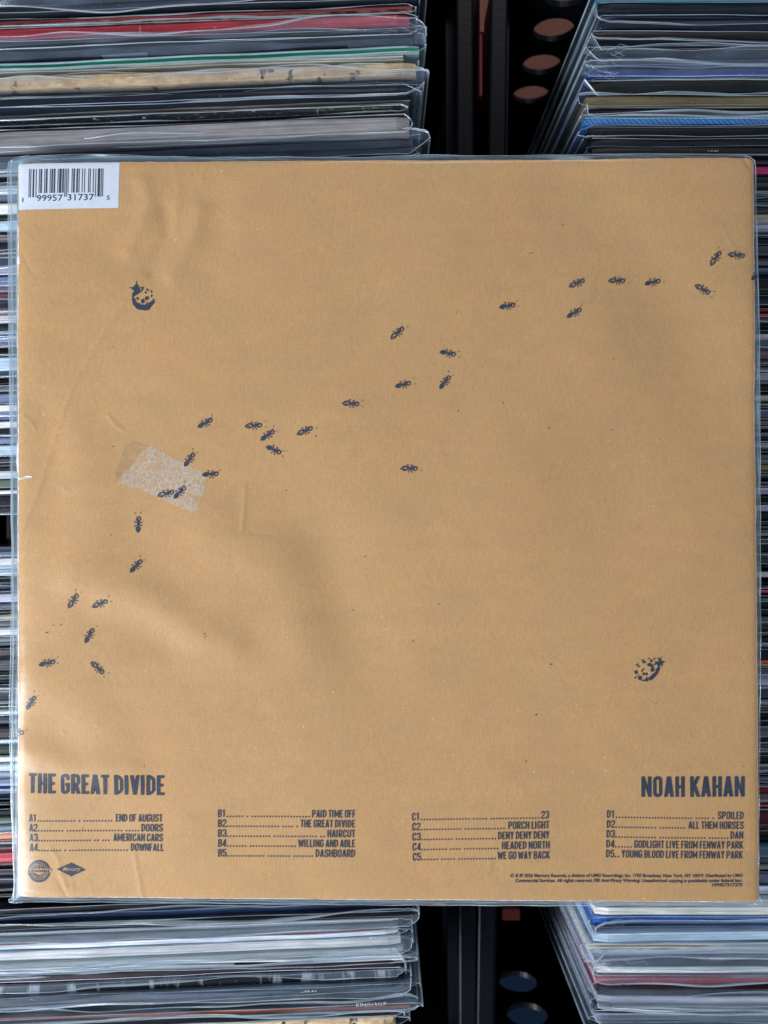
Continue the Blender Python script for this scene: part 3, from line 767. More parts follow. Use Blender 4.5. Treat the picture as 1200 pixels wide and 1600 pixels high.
MIDW = [(2 * math.pi / _rs.uniform(40, 95), _rs.uniform(0, math.pi), _rs.uniform(0, 6.28), _rs.uniform(.004, .010)) for _ in range(14)]
def edge_d(x, y):
    """distance in pixels inside the card's outline"""
    def line(a, b):
        return ((x - a[0]) * (b[1] - a[1]) - (y - a[1]) * (b[0] - a[0])) / math.dist(a, b)
    ds = [-line(CORN[i], CORN[(i + 1) % 4]) for i in range(4)]
    return np.minimum.reduce(ds), ds

def surf(x, y):
    """height in metres of the wavy front of the cover"""
    x = np.asarray(x, float); y = np.asarray(y, float)
    z = np.zeros_like(x)
    for lst in (RIDGES, CREASE):
        for pts, w, h in lst:
            d = np.full_like(x, 1e9)
            for a, b in zip(pts[:-1], pts[1:]):
                d = np.minimum(d, seg_dist(x, y, a, b)[0])
            z += h * ((2.1 if 8 < w < 14 else 2.1) if w > 6 else 1.4) * np.exp(-0.5 * (d / w) ** 2)
    for k, a, p, h in LOWW + MIDW:
        z += h * np.sin(k * (x * math.cos(a) + y * math.sin(a)) + p)
    # the card dips towards its left edge and a little to the others
    e, ds = edge_d(x, y)
    z -= 1.1 * np.exp(-np.clip(ds[3], 0, None) / 16.0)
    z -= 0.5 * np.exp(-np.clip(ds[1], 0, None) / 9.0)
    z -= 0.35 * np.exp(-np.clip(e, 0, None) / 3.0)
    return z * 1e-3

ZB = -0.0052
cover = empty('record_cover', (0, 0, ZB), 'large kraft brown record cover with navy ants and track lists, lying across both crates', 'record cover')
def W(x, y, eps):
    """pixel position on the cover -> local point eps metres above its front"""
    x = np.asarray(x, float); y = np.asarray(y, float)
    s = W0 / 1200.0
    return np.stack([(x - 600) * s, (800 - y) * s, surf(x, y) + eps - ZB], axis=-1)

def bil(u, v):
    q = np.array(CORN, float)
    return ((1 - v)[..., None] * ((1 - u)[..., None] * q[0] + u[..., None] * q[1]) + v[..., None] * ((1 - u)[..., None] * q[3] + u[..., None] * q[2]))

def dense_axis(n):
    a = np.linspace(0, 1, n)
    return np.unique(np.concatenate([a, np.linspace(0, .02, 14), np.linspace(.98, 1, 14)]))
ax = dense_axis(430)
U, V = np.meshgrid(ax, ax)
PX = bil(U, V)
# slightly frayed outline
rs = np.random.RandomState(3)
N = len(ax)
def fray(n, amp):
    r = rs.randn(n); k = np.ones(5) / 5
    return np.convolve(r, k, 'same') * amp
wl = np.exp(-U * 400); wr = np.exp(-(1 - U) * 400); wt = np.exp(-V * 400); wb = np.exp(-(1 - V) * 400)
PX[..., 0] += wl * fray(N, 1.0)[:, None] + wr * fray(N, .6)[:, None]
PX[..., 1] += wt * fray(N, .6)[None, :] + wb * fray(N, .8)[None, :]
# soft corners
for (cu, cv, r) in ((0, 0, 5), (1, 0, 6), (1, 1, 5), (0, 1, 7)):
    w = np.exp(-(((U - cu) ** 2 + (V - cv) ** 2)) / (0.004 ** 2))
    PX[..., 0] += w * (r if cu == 0 else -r) * .5; PX[..., 1] += w * (r if cv == 0 else -r) * .5
P3 = W(PX[..., 0], PX[..., 1], 0.0)
mb = MB(); mb.grid(P3, flip=False)
def ring_idx(n):
    return [j for j in range(n)] + [i * n + n - 1 for i in range(1, n)] + [(n - 1) * n + j for j in range(n - 2, -1, -1)] + [i * n for i in range(n - 2, 0, -1)]
ri = ring_idx(N)
base = len(mb.v)
flat = P3.reshape(-1, 3)
mb.v += [(flat[i][0], flat[i][1], 0.0022) for i in ri]
K = len(ri)
for a in range(K):
    b2 = (a + 1) % K
    mb.f.append((ri[a], base + a, base + b2, ri[b2])); mb.m.append(0)
mb.f.append(tuple(base + a for a in range(K))); mb.m.append(0)
mb.build('front_panel', M_KRAFT, cover, smooth=True)

# back panel of the jacket, its raw pale edge showing along the left
s_ = W0 / 1200
bp_px = [(22, 278), (26, 276), (1172, 252), (1180, 1404), (33, 1397), (24, 1392), (21.5, 900), (21.0, 560), (19.5, 420)]
bv = [((x - 600) * s_, (800 - y) * s_, z) for z in (0.0006, 0.0019) for x, y in bp_px]
nb = len(bp_px)
mesh_obj('back_panel', bv, [tuple(range(nb)), tuple(range(2 * nb - 1, nb - 1, -1))] + [(i, (i + 1) % nb, nb + (i + 1) % nb, nb + i) for i in range(nb)], M_BOARD, cover)

# ---- barcode label
E_LAB, E_INK = 0.00009, 0.00018
LQ = np.array([(27, 255.5), (187, 253.5), (185, 325), (25.6, 326)])
gu, gv = np.meshgrid(np.linspace(0, 1, 60), np.linspace(0, 1, 30))
def bq(q, u, v):
    return ((1 - v)[..., None] * ((1 - u)[..., None] * q[0] + u[..., None] * q[1]) + v[..., None] * ((1 - u)[..., None] * q[3] + u[..., None] * q[2]))
p = bq(LQ, gu, gv)
mb = MB(); mb.grid(W(p[..., 0], p[..., 1], E_LAB))
lab = mb.build('barcode_label', M_LABEL, cover, smooth=True)
Lc = ['0001101', '0011001', '0010011', '0111101', '0100011', '0110001', '0101111', '0111011', '0110111', '0001011']
code = '199957317375'
bits = '101' + ''.join(Lc[int(c)] for c in code[:6]) + '01010' + ''.join(''.join('1' if b == '0' else '0' for b in Lc[int(c)]) for c in code[6:]) + '101'
mb = MB(); i = 0
xt0, xt1, xb0, xb1 = 44.8, 162.0, 42.8, 160.8
while i < 95:
    if bits[i] == '1':
        j = i
        while j < 95 and bits[j] == '1': j += 1
        longb = i < 10 or i >= 85 or 45 <= i < 50
        yb = 307.2 if longb else 301.0
        f0, f1 = i / 95, j / 95
        n = 8
        ys = np.linspace(263.8, yb, n)
        tt = (ys - 263.8) / (307.2 - 263.8)
        xl = (xt0 + (xt1 - xt0) * f0) * (1 - tt) + (xb0 + (xb1 - xb0) * f0) * tt
        xr = (xt0 + (xt1 - xt0) * f1) * (1 - tt) + (xb0 + (xb1 - xb0) * f1) * tt
        mb.grid(W(np.stack([xl, xr], 1), np.stack([ys, ys], 1), E_INK))
        i = j
    else:
        i += 1
mb.build('barcode_bars', M_INK, lab, smooth=True)

def font_text(name, body, x0, x1, ybase, hcap, parent, mat, bold=0.0, shear=0.0, tilt=0.0, eps=E_INK, spread=True):
    v, f = text_mesh(body, bold, shear)
    lo, hi = v[:, 0].min(), v[:, 0].max()
    X = x0 + (v[:, 0] - lo) / (hi - lo) * (x1 - x0)
    Y = ybase - v[:, 1] / 0.72 * hcap + (X - x0) * tilt
    return mesh_obj(name, W(X, Y, eps), f, mat, parent)
mbd = []
for body, x0, x1, yb, hc in (('99957', 56.0, 97.5, 313.2, 10), ('31737', 105.0, 147.0, 312.8, 10)):
    font_text('barcode_digits', body, x0, x1, yb, hc, lab, M_INK, 0.006)
for body, x0, x1, yb in (('1', 32.6, 34.4, 314), ('5', 166.8, 171.6, 312.5)):
    font_text('barcode_digits', body, x0, x1, yb, 7, lab, M_INK)

# ---- condensed bold capitals drawn as strokes
def rounded(pts, r, closed=False, k=5):
    pts = [np.array(q, float) for q in pts]; n = len(pts); out = []
    for i in range(n):
        if not closed and i in (0, n - 1): out.append(pts[i]); continue
        a, b, c = pts[i - 1], pts[i], pts[(i + 1) % n]
        la, lc = np.linalg.norm(a - b), np.linalg.norm(c - b)
        rr = min(r, la * 0.499, lc * 0.499)
        s, e = b + (a - b) / la * rr, b + (c - b) / lc * rr
        for j in range(k + 1):
            t = j / k
            out.append((1 - t) ** 2 * s + 2 * t * (1 - t) * b + t * t * e)
    return out

def glyph(ch, w, t):
    """list of (points, closed, thickness)"""
    h = t * 0.80                       # thickness of the flat strokes
    a, b = t / 2, w - t / 2
    B, T, M = h / 2, 1 - h / 2, 0.5
    r = w * 0.42
    RD = lambda p, cl=False, rad=None: (rounded(p, rad or r, cl), cl, (t + h) / 2)
    S = lambda *p: ([np.array(q, float) for q in p], False, t)
    F = lambda *p: ([np.array(q, float) for q in p], False, h)
    D_ = lambda *p: ([np.array(q, float) for q in p], False, t * 0.72)
    q = t * 0.62
    if ch == 'A': return [S((a, 0), (w / 2 - .01, 1)), S((b, 0), (w / 2 + .01, 1)), F((a, .24), (b, .24))]
    if ch == 'B': return [S((a, 0), (a, 1)), RD([(a, T), (b - .01, T), (b - .01, M + .01), (a, M + .01)]), RD([(a, M + .01), (b, M + .01), (b, B), (a, B)])]
    if ch == 'C': return [RD([(b, .66), (b, T), (a, T), (a, B), (b, B), (b, .34)])]
    if ch == 'D': return [S((a, 0), (a, 1)), RD([(a - t * .4, T), (a + .30 * (b - a), T), (b, T - .13), (b, B + .13), (a + .30 * (b - a), B), (a - t * .4, B)], rad=.11)]
    if ch == 'E': return [S((a, 0), (a, 1)), F((a, T), (w, T)), F((a, M), (w - .05, M)), F((a, B), (w, B))]
    if ch == 'F': return [S((a, 0), (a, 1)), F((a, T), (w, T)), F((a, M), (w - .05, M))]
    if ch == 'G': return [RD([(b, .70), (b, T), (a, T), (a, B), (b, B), (b, .47)]), F((w / 2, .47), (w, .47))]
    if ch == 'H': return [S((a, 0), (a, 1)), S((b, 0), (b, 1)), F((a, M), (b, M))]
    if ch == 'I': return [S((a, 0), (a, 1))]
    if ch == 'K': return [S((a, 0), (a, 1)), S((a + .02, .36), (b + .02, 1)), S((a + .12, .52), (b + .03, 0))]
    if ch == 'L': return [S((a, 0), (a, 1)), F((a, B), (w, B))]
    if ch == 'M': return [S((a, 0), (a, 1)), S((b, 0), (b, 1)), D_((a, 1), (w / 2, .2)), D_((b, 1), (w / 2, .2))]
    if ch == 'N': return [S((a, 0), (a, 1)), S((b, 0), (b, 1)), D_((a, 1), (b, 0))]
    if ch in 'O0': return [RD([(a, B), (b, B), (b, T), (a, T)], True)]
    if ch == 'P': return [S((a, 0), (a, 1)), RD([(a, T), (b, T), (b, .43), (a, .43)])]
    if ch == 'R': return [S((a, 0), (a, 1)), RD([(a, T), (b, T), (b, .47), (a, .47)]), S((w / 2, .45), (b + .01, 0))]
    if ch == 'S': return [RD([(b, .70), (b, T), (a, T), (a, .55), (b, .45), (b, B), (a, B), (a, .30)])]
    if ch == 'T': return [S((w / 2, 0), (w / 2, 1)), F((0, T), (w, T))]
    if ch == 'U': return [RD([(a, 1), (a, B), (b, B), (b, 1)])]
    if ch == 'V': return [S((a - .01, 1), (w / 2, 0)), S((b + .01, 1), (w / 2, 0))]
    if ch == 'W':
        return [S((q / 2, 1), (w * .29, 0)), D_((w * .29, 0), (w * .5, .9)), D_((w * .5, .9), (w * .71, 0)), S((w * .71, 0), (w - q / 2, 1))]
    if ch == 'Y': return [S((a, 1), (w / 2, .42)), S((b, 1), (w / 2, .42)), S((w / 2, 0), (w / 2, .5))]
    if ch == '1': return [S((w - a, 0), (w - a, 1)), F((0, .80), (w - a, .93))]
    if ch == '2': return [RD([(a, .70), (a, T), (b, T), (b, .55), (a, .22), (a, B)]), F((a - t / 2, B), (w, B))]
    if ch == '3': return [RD([(a, .74), (a, T), (b, T), (b, M), (a + .1, M)]), RD([(a + .1, M), (b, M), (b, B), (a, B), (a, .26)])]
    if ch == '4': return [S((b - .06, 0), (b - .06, 1)), S((b - .08, 1), (a, .25)), F((0, .22), (w, .22))]
    if ch == '5': return [F((a, T), (w, T)), S((a, .52), (a, 1)), RD([(a, .54), (b, .60), (b, B), (a, B), (a, .26)])]
    return []
WID = {'N': .46, 'I': .20, 'M': .56, 'W': .62, 'E': .36, 'F': .35, 'L': .34, 'T': .38, '1': .28, ' ': .11, 'A': .45, 'V': .43, 'Y': .42}
_lay = [0]
def ribbon(mb, pts, closed, th, fn):
    """thick polyline in glyph space, mapped by fn(x, y) -> pixel"""
    pts = np.array(pts); n = len(pts)
    d = np.roll(pts, -1, 0) - pts
    L, Rr = [], []
    for i in range(n):
        if closed or 0 < i < n - 1:
            d0 = pts[i] - pts[i - 1]; d1 = pts[(i + 1) % n] - pts[i]
            d0 = d0 / (np.linalg.norm(d0) + 1e-9); d1 = d1 / (np.linalg.norm(d1) + 1e-9)
            tg = d0 + d1; tg /= np.linalg.norm(tg) + 1e-9
            nrm = np.array([-tg[1], tg[0]])
            sc = min(1.6, 1 / max(0.3, abs(np.dot(nrm, np.array([-d0[1], d0[0]])))))
        else:
            tg = pts[1] - pts[0] if i == 0 else pts[-1] - pts[-2]
            tg = tg / (np.linalg.norm(tg) + 1e-9); nrm = np.array([-tg[1], tg[0]]); sc = 1
        L.append(pts[i] + nrm * th / 2 * sc); Rr.append(pts[i] - nrm * th / 2 * sc)
    L, Rr = np.array(L), np.array(Rr)
    if not closed and n == 2 and abs(pts[0][1] - pts[1][1]) > 0.3:      # cut diagonal ends level
        for i in (0, 1):
            yy = pts[i][1]; dv = pts[1] - pts[0]
            for A in (L, Rr):
                k = (yy - A[i][1]) / dv[1]; A[i] = A[i] + dv * k
    _lay[0] += 1
    eps = E_INK + 4e-6 * (_lay[0] % 6)
    V = np.concatenate([L, Rr])
    X, Y = fn(V[:, 0], V[:, 1])
    f = []
    for i in range(n if closed else n - 1):
        j = (i + 1) % n
        f.append((i, n + i, n + j, j))
    mb.add(W(X, Y, eps).tolist(), f)

def caps(mb, text, x0, x1, yb, hgt, tilt=0.0, t=0.185, gap=0.075):
    ws = [WID.get(c, .43) for c in text]
    tot = sum(ws) + gap * (len(text) - 1)
    sx = (x1 - x0) / tot
    cx = 0
    for c, w in zip(text, ws):
        for pts, cl, th in glyph(c, w, t):
            ox = cx
            ribbon(mb, pts, cl, th, lambda gx, gy: (x0 + (ox + gx) * sx, yb - gy * hgt + (x0 + (ox + gx) * sx - x0) * tilt))
        cx += w + gap

mb = MB(); caps(mb, 'THE GREAT DIVIDE', 45, 257, 1238.5, 30.5, 0.016, t=.165, gap=.07)
mb.build('printed_title', M_INK, cover)
mb = MB(); caps(mb, 'NOAH KAHAN', 1002, 1163, 1245.0, 31.5, -0.004, t=.165, gap=.07)
mb.build('printed_title', M_INK, cover)

LISTS = [
    ('A', 45.8, 254, 1283.2, 15.4, 0.001, [('END OF AUGUST', 181, 254), ('DOORS', 221, 254.5), ('AMERICAN CARS', 177, 254.5), ('DOWNFALL', 204.5, 255.5)], 0.3),
    ('B', 340.5, 554.5, 1276.5, 15.4, 0.003, [('PAID TIME OFF', 487.5, 555), ('THE GREAT DIVIDE', 469.5, 554.5), ('HAIRCUT', 511.5, 554.5), ('WILLING AND ABLE', 466, 554.5), ('DASHBOARD', 493, 554.5)], 0.1),
    ('C', 643.5, 858, 1282.3, 15.6, -0.015, [('23', 845.5, 857.5), ('PORCH LIGHT', 794, 858), ('DENY DENY DENY', 778, 858), ('HEADED NORTH', 784, 858.5), ('WE GO WAY BACK', 777.5, 858.5)], 0.3),
    ('D', 948.3, 1161, 1278.0, 15.4, 0.009, [('SPOILED', 1121, 1161.5), ('ALL THEM HORSES', 1075, 1161.5), ('DAN', 1141, 1161), ('GODLIGHT LIVE FROM FENWAY PARK', 990.5, 1160.5), ('YOUNG BLOOD LIVE FROM FENWAY PARK', 971, 1160)], -0.4),
]
rl = random.Random(4)
for ltr, xl, xr, yb0, pitch, tilt, rowsT, slide in LISTS:
    mb = MB()
    for k, (txt, a0, a1) in enumerate(rowsT):
        yb = yb0 + pitch * k
        x0 = xl + slide * k
        caps(mb, '%s%d' % (ltr, k + 1), x0, x0 + (10.3 if k == 0 else 12.8), yb, 11.6, tilt, t=.14)
        caps(mb, txt, a0, a1, yb + (a0 - xl) * tilt, 11.6, tilt, t=.142, gap=.07)
        # dotted leader with the print's uneven gaps
        x = x0 + 14.8; end = a0 - 2.0
        gap_at = set(rl.sample(range(6, 34), 2)); i = 0
        while x < end - 1.2:
            if i not in gap_at:
                yy = yb - 1.0 + (x - xl) * tilt
                pts = [(x + 1.3 * math.cos(q), yy + 1.3 * math.sin(q)) for q in np.linspace(0, 2 * math.pi, 8, endpoint=False)]
                PXs = np.array(pts)
                mb.add(W(PXs[:, 0], PXs[:, 1], E_INK).tolist(), [tuple(range(7, -1, -1))])
            x += 4.65 if i not in gap_at else 3.2
            i += 1
    mb.build('printed_track_list', M_INK, cover)

# ---- legal lines
LEG = [('\u2117 & \u00a9 2026 Mercury Records, a division of UMG Recordings, Inc. 1755 Broadway, New York, NY 10019. Distributed by UMG', 797, 1160, 1370.2),
       ('Commercial Services. All rights reserved. FBI Anti-Piracy Warning: Unauthorized copying is punishable under federal law.', 805, 1159.5, 1378.0),
       ('199957317375', 1112.5, 1159.8, 1385.0)]
for body, x0, x1, yb in LEG:
    font_text('printed_legal_line', body, x0, x1, yb, 5.0, cover, M_INK, 0.028)

# ---- polygons printed flat on the card
def poly_fill(mb, pts, eps):
    P = W([q[0] for q in pts], [q[1] for q in pts], eps)
    tris = tessellate_polygon([[Vector((q[0], q[1], 0)) for q in pts]])
    f = []
    for t in tris:
        a, b, c = [pts[i] for i in t]
        cr = (b[0] - a[0]) * (c[1] - a[1]) - (b[1] - a[1]) * (c[0] - a[0])
        f.append(tuple(t) if cr < 0 else tuple(t[::-1]))
    mb.add(P.tolist(), f)
def ell(cx, cy, rx, ry, rot=0, n=14, jit=0.0, rng=None):
    c, s = math.cos(math.radians(rot)), math.sin(math.radians(rot)); out = []
    for i in range(n):
        q = 2 * math.pi * i / n
        k = 1 + (rng.uniform(-jit, jit) if rng else 0)
        u, v = rx * k * math.cos(q), ry * k * math.sin(q)
        out.append((cx + u * c - v * s, cy + u * s + v * c))
    return out
def stroke_px(mb, pts, w, closed=False, eps_k=0):
    ribbon(mb, [np.array(q, float) for q in pts], closed, w, lambda gx, gy: (gx, gy))

# seal and lozenge at lower left
mb = MB()
cx, cy = 61.2, 1361
for r_, w_ in ((15.8, 2.6), (12.0, 1.0), (9.3, 1.0)):
    stroke_px(mb, ell(cx, cy, r_, r_, n=40), w_, True)
for k in range(26):
    q = 2 * math.pi * k / 26
    poly_fill(mb, ell(cx + 17 * math.cos(q), cy + 17 * math.sin(q), 1.0, 1.0, n=6), E_INK)
    stroke_px(mb, [(cx + 13 * math.cos(q), cy + 13 * math.sin(q)), (cx + 14.4 * math.cos(q), cy + 14.4 * math.sin(q))], 1.3)
stroke_px(mb, [(cx - 8, cy + 4), (cx - 4, cy + 6), (cx, cy + 7), (cx + 4, cy + 6), (cx + 8, cy + 4)], 1.6)
stroke_px(mb, [(cx - 5, cy - 7), (cx - 5, cy - 4)], 1.2); stroke_px(mb, [(cx, cy - 8), (cx, cy - 4)], 1.6); stroke_px(mb, [(cx + 5, cy - 7), (cx + 5, cy - 4)], 1.2)
for dx in (-4, 0, 4): poly_fill(mb, ell(cx + dx, cy + 10, .9, .9, n=6), E_INK)
seal = mb.build('printed_seal', M_INK, cover)
mb = MB(); poly_fill(mb, [(cx - 19.5, cy - 1.5), (cx - 15, cy - 3.8), (cx + 15, cy - 4.6), (cx + 19.8, cy - 3), (cx + 19.5, cy + 1.2), (cx + 15, cy + 2.2), (cx - 15, cy + 2.8), (cx - 19.5, cy + 2.2)], E_INK + 4e-5)
ban = mb.build('seal_banner', M_KRAFT, seal)
font_text('seal_banner_lettering', 'WARNING', cx - 13, cx + 13, cy + 1.6, 4.4, seal, M_INK, 0.02, eps=E_INK + 8e-5)
font_text('seal_banner_lettering', 'ANTI-PIRACY', cx - 9, cx + 9, cy - 4.6, 2.6, seal, M_INK, 0.01, eps=E_INK + 8e-5)
mb = MB(); poly_fill(mb, [(89, 1357.5), (111, 1347.8), (133.8, 1359.4), (111.5, 1369)], E_INK)
loz = mb.build('printed_lozenge', M_INK, cover)
font_text('lozenge_lettering', 'Mercury', 98.5, 126, 1360.2, 6.2, loz, M_KRAFT, 0.004, 0.35, eps=E_INK + 5e-5)

# ---- ladybirds
def zpt(o, k): return lambda x, y: (o[0] + x / k, o[1] + y / k)
z1 = zpt((190, 430), 17.143)
mb = MB()
poly_fill(mb, [z1(*q) for q in [(280, 565), (320, 605), (360, 640), (378, 700), (400, 735), (430, 752), (468, 748), (485, 775), (525, 795), (570, 785), (600, 800), (640, 780), (680, 742), (740, 742), (775, 705), (815, 690), (835, 635), (868, 650), (882, 725), (850, 775), (800, 830), (730, 935), (640, 945), (560, 938), (420, 912), (300, 780), (275, 650)]], E_INK)
poly_fill(mb, [z1(*q) for q in [(268, 372), (280, 330), (330, 285), (385, 222), (432, 255), (455, 322), (515, 330), (560, 300), (592, 322), (572, 380), (530, 440), (470, 480), (390, 530), (312, 582), (280, 566), (280, 475), (322, 455), (326, 408)]], E_INK)
for cx, cy, rx, ry, rot in [(425, 625, 28, 44, -35), (565, 695, 50, 62, 0), (675, 615, 52, 50, 0), (640, 465, 20, 38, -35), (685, 390, 20, 42, -50), (792, 437, 17, 48, -25), (800, 555, 20, 38, 0), (668, 722, 14, 14, 0)]:
    poly_fill(mb, [z1(*q) for q in ell(cx, cy, rx, ry, rot)], E_INK)
stroke_px(mb, [z1(385, 235), z1(392, 190), z1(400, 150)], 1.1); stroke_px(mb, [z1(285, 340), z1(240, 330), z1(195, 335)], 1.1)
lb = mb.build('printed_ladybird', M_INK, cover)
mb = MB(); poly_fill(mb, [z1(*q) for q in ell(508, 388, 22, 44, 10)], E_INK + 3e-5)
mb.build('eye_spot', M_KRAFT, lb)
z2 = zpt((970, 1010), 13.333)
mb = MB()
poly_fill(mb, [z2(*q) for q in [(770, 395), (815, 375), (812, 470), (775, 570), (705, 655), (630, 715), (605, 695), (588, 650), (650, 585), (722, 530), (735, 462), (772, 445)]], E_INK)
poly_fill(mb, [z2(*q) for q in [(700, 310), (770, 325), (795, 285), (748, 238), (800, 245), (862, 305), (932, 330), (880, 342), (872, 380), (815, 400), (770, 400), (745, 372), (700, 398), (668, 392), (722, 350)]], E_INK)
for cx, cy, rx, ry, rot in [(450, 288, 34, 12, -8), (482, 328, 40, 26, 5), (582, 258, 32, 12, -8), (632, 303, 30, 28, 20), (600, 385, 56, 34, 10), (655, 430, 24, 62, -20), (662, 490, 44, 42, 20), (340, 385, 18, 34, 35), (372, 420, 18, 26, 35),
                            (455, 495, 16, 50, 42), (318, 540, 34, 46, -25), (480, 575, 34, 28, 10), (540, 580, 22, 32, 0), (400, 660, 44, 44, 10), (545, 690, 44, 42, 0), (300, 655, 22, 16, 40), (470, 712, 50, 12, 8), (352, 615, 40, 10, -35)]:
    poly_fill(mb, [z2(*q) for q in ell(cx, cy, rx, ry, rot)], E_INK + 2e-6 * (int(cx) % 5))
stroke_px(mb, [z2(690, 290), z2(685, 260), z2(720, 240)], 1.3); stroke_px(mb, [z2(825, 270), z2(845, 220)], 1.0); stroke_px(mb, [z2(870, 380), z2(850, 430)], 1.3)
stroke_px(mb, [z2(800, 470), z2(825, 480)], 1.0)
mb.build('printed_ladybird', M_INK, cover)

# ---- ants
def ant(x, y, deg, filled, sc=1.0, seed=0, part='all'):
    rng = random.Random(seed + 50)
    c, s = math.cos(math.radians(deg)), math.sin(math.radians(deg))
    def T(u, v): return (x + (u * c + v * s) * sc, y - (u * s - v * c) * sc)
    mb = MB()
    ab = [(-13.6, .6), (-11.0, -2.2), (-7.8, -3.6), (-4.8, -3.3), (-3.2, -1.6), (-3.0, 0.4), (-3.8, 2.4), (-6.6, 3.6), (-9.6, 3.2), (-11.4, 1.8)]
    if part != 'head':
        if filled:
            poly_fill(mb, [T(*q) for q in ab], E_INK)
        else:
            stroke_px(mb, [T(q[0] * .93 - .5, q[1] * .86) for q in ab], 1.9 * sc, True)
            stroke_px(mb, [T(-9.2, -1.2), T(-6.8, 2.2)], 1.2 * sc)
        poly_fill(mb, [T(*q) for q in ell(-1.6, 0, 2.0, 1.1, n=8)], E_INK + 3e-6)
        stroke_px(mb, [T(-1, -.6), T(-2.8, -3.0), T(-2.4, -5.2), T(-4.6, -6.0)], 1.05 * sc)
        stroke_px(mb, [T(-.6, .8), T(-1.8, 3.4), T(-1.4, 6.6)], 1.05 * sc)
    if part != 'tail':
        poly_fill(mb, [T(*q) for q in ell(2.6, 0, 3.6, 2.3, rng.uniform(-8, 8), n=12, jit=.1, rng=rng)], E_INK + 6e-6)
        ring = ell(7.7, .2, 3.2, 2.8, n=16)
        stroke_px(mb, [T(*q) for q in ring], 1.7 * sc, True)
        poly_fill(mb, [T(*q) for q in ell(6.2, -1.2, 2.0, 1.6, n=8)], E_INK + 9e-6)
        stroke_px(mb, [T(.8, .8), T(2.0, 4.2), T(4.2, 6.6)], 1.05 * sc)
        stroke_px(mb, [T(2.4, -1.8), T(1.8, -4.4), T(3.8, -5.6)], 1.05 * sc)
        stroke_px(mb, [T(4.4, -1.8), T(4.6, -4.8)], .8 * sc)
        if rng.random() < .75:
            a = rng.uniform(13, 16); stroke_px(mb, [T(a, -4.5), T(a + 2.6, -6.0)], .75 * sc)
        if rng.random() < .75:
            a = rng.uniform(13, 17); stroke_px(mb, [T(a, 3.0), T(a + 2.4, 3.8)], .75 * sc)
        if rng.random() < .5: stroke_px(mb, [T(10.4, -1.8), T(12.6, -3.6)], .7 * sc)
    return mb.build('printed_ant', M_INK, cover)
ANTS = [(321, 661, 30, 1), (397, 665, 4, 0), (418, 680, 36, 1), (428, 703, -24, 1), (477, 673, 24, 0), (549, 631, -4, 0), (640, 732, 0, 0), (630, 601, 14, 1), (695, 597, 52, 1), (700, 552, -10, 1),
        (621, 520, 42, 0), (793, 478, 10, 1), (897, 489, 30, 1), (902, 442, 24, 0), (965, 438, 0, 0), (1021, 440, 12, 1), (1099, 452, -30, 0), (1118, 403, 55, 0), (1151, 399, -6, 0),
        (296, 718, 54, 1), (329, 741, 4, 1), (260, 771, 14, 0), (281, 769, 46, 1), (216, 819, 88, 1), (213, 884, 48, 1), (115, 938, 55, 0), (157, 943, 22, 0), (139, 993, 62, 1), (74, 1036, 12, 1), (153, 1044, -42, 0), (48, 1098, 56, 1)]
for i, (x, y, dg_, fl_) in enumerate(ANTS):
    ant(x, y, dg_, fl_, 1.04, i)
ant(1184, 428.5, 40, 1, 1.0, 77, 'tail')
ant(25, 1144, -8, 0, 1.0, 78, 'head')
# stray ink flecks
mb = MB()
for x, y, w, l, dg_ in [(73, 988.5, 1.3, 4, 20), (83, 977, .8, 3, 20), (95, 976, 1.0, 3.4, 30), (26, 1063, 1.0, 5, -60), (320, 990, .9, 4, 60), (322, 994, .8, 4, 40), (838, 1117, 2.0, 2.4, 0), (861, 1038, 1.4, 3, -30), (822, 1190, 1.5, 2, 0), (956, 672, .8, 4, 20), (716, 642, 1.2, 2, 0),
                        (958, 561, .8, 3.2, 20), (857, 669, .9, 4, 80), (713, 488, .9, 2.4, 60), (880, 350, 1.2, 2, 0), (645, 1002, 1.3, 2, 0), (570, 870, 1, 2.4, 0), (446, 766, 1.2, 1.8, 0), (830, 395, .7, 7, 28), (1025, 1100, 1.2, 2, 0)]:
    c, s = math.cos(math.radians(dg_)), math.sin(math.radians(dg_))
    stroke_px(mb, [(x - l / 2 * c, y + l / 2 * s), (x + l / 2 * c, y - l / 2 * s)], w)
mb.build('ink_flecks', M_INK, cover)

# ---- sticker residue : a torn-off label's paper left in patches
m, nt, b, out = new_mat('sticker_paper_residue')
v = tex_coord(nt)
n1 = noise(nt, v, 850, 5, 0.7)
al = ramp(nt, n1, [(0.40, (0.10, 0.10, 0.10)), (0.58, (0.68, 0.68, 0.68))])
tr = node(nt, 'ShaderNodeBsdfTransparent'); mx = node(nt, 'ShaderNodeMixShader')
nt.links.new(al, mx.inputs[0]); nt.links.new(tr.outputs[0], mx.inputs[1]); nt.links.new(b.outputs[0], mx.inputs[2]); nt.links.new(mx.outputs[0], out.inputs[0])
b.inputs['Base Color'].default_value = (0.66, 0.56, 0.46, 1); b.inputs['Roughness'].default_value = 0.85
M_RES = m
m, nt, b, out = new_mat('sticker_glue_residue')
v = tex_coord(nt)
al = ramp(nt, noise(nt, v, 480, 4, 0.65), [(0.38, (0.05, 0.05, 0.05)), (0.62, (0.36, 0.36, 0.36))])
tr = node(nt, 'ShaderNodeBsdfTransparent'); mx = node(nt, 'ShaderNodeMixShader')
nt.links.new(al, mx.inputs[0]); nt.links.new(tr.outputs[0], mx.inputs[1]); nt.links.new(b.outputs[0], mx.inputs[2]); nt.links.new(mx.outputs[0], out.inputs[0])
b.inputs['Base Color'].default_value = (0.46, 0.31, 0.19, 1); b.inputs['Roughness'].default_value = 0.7
M_GLUE = m
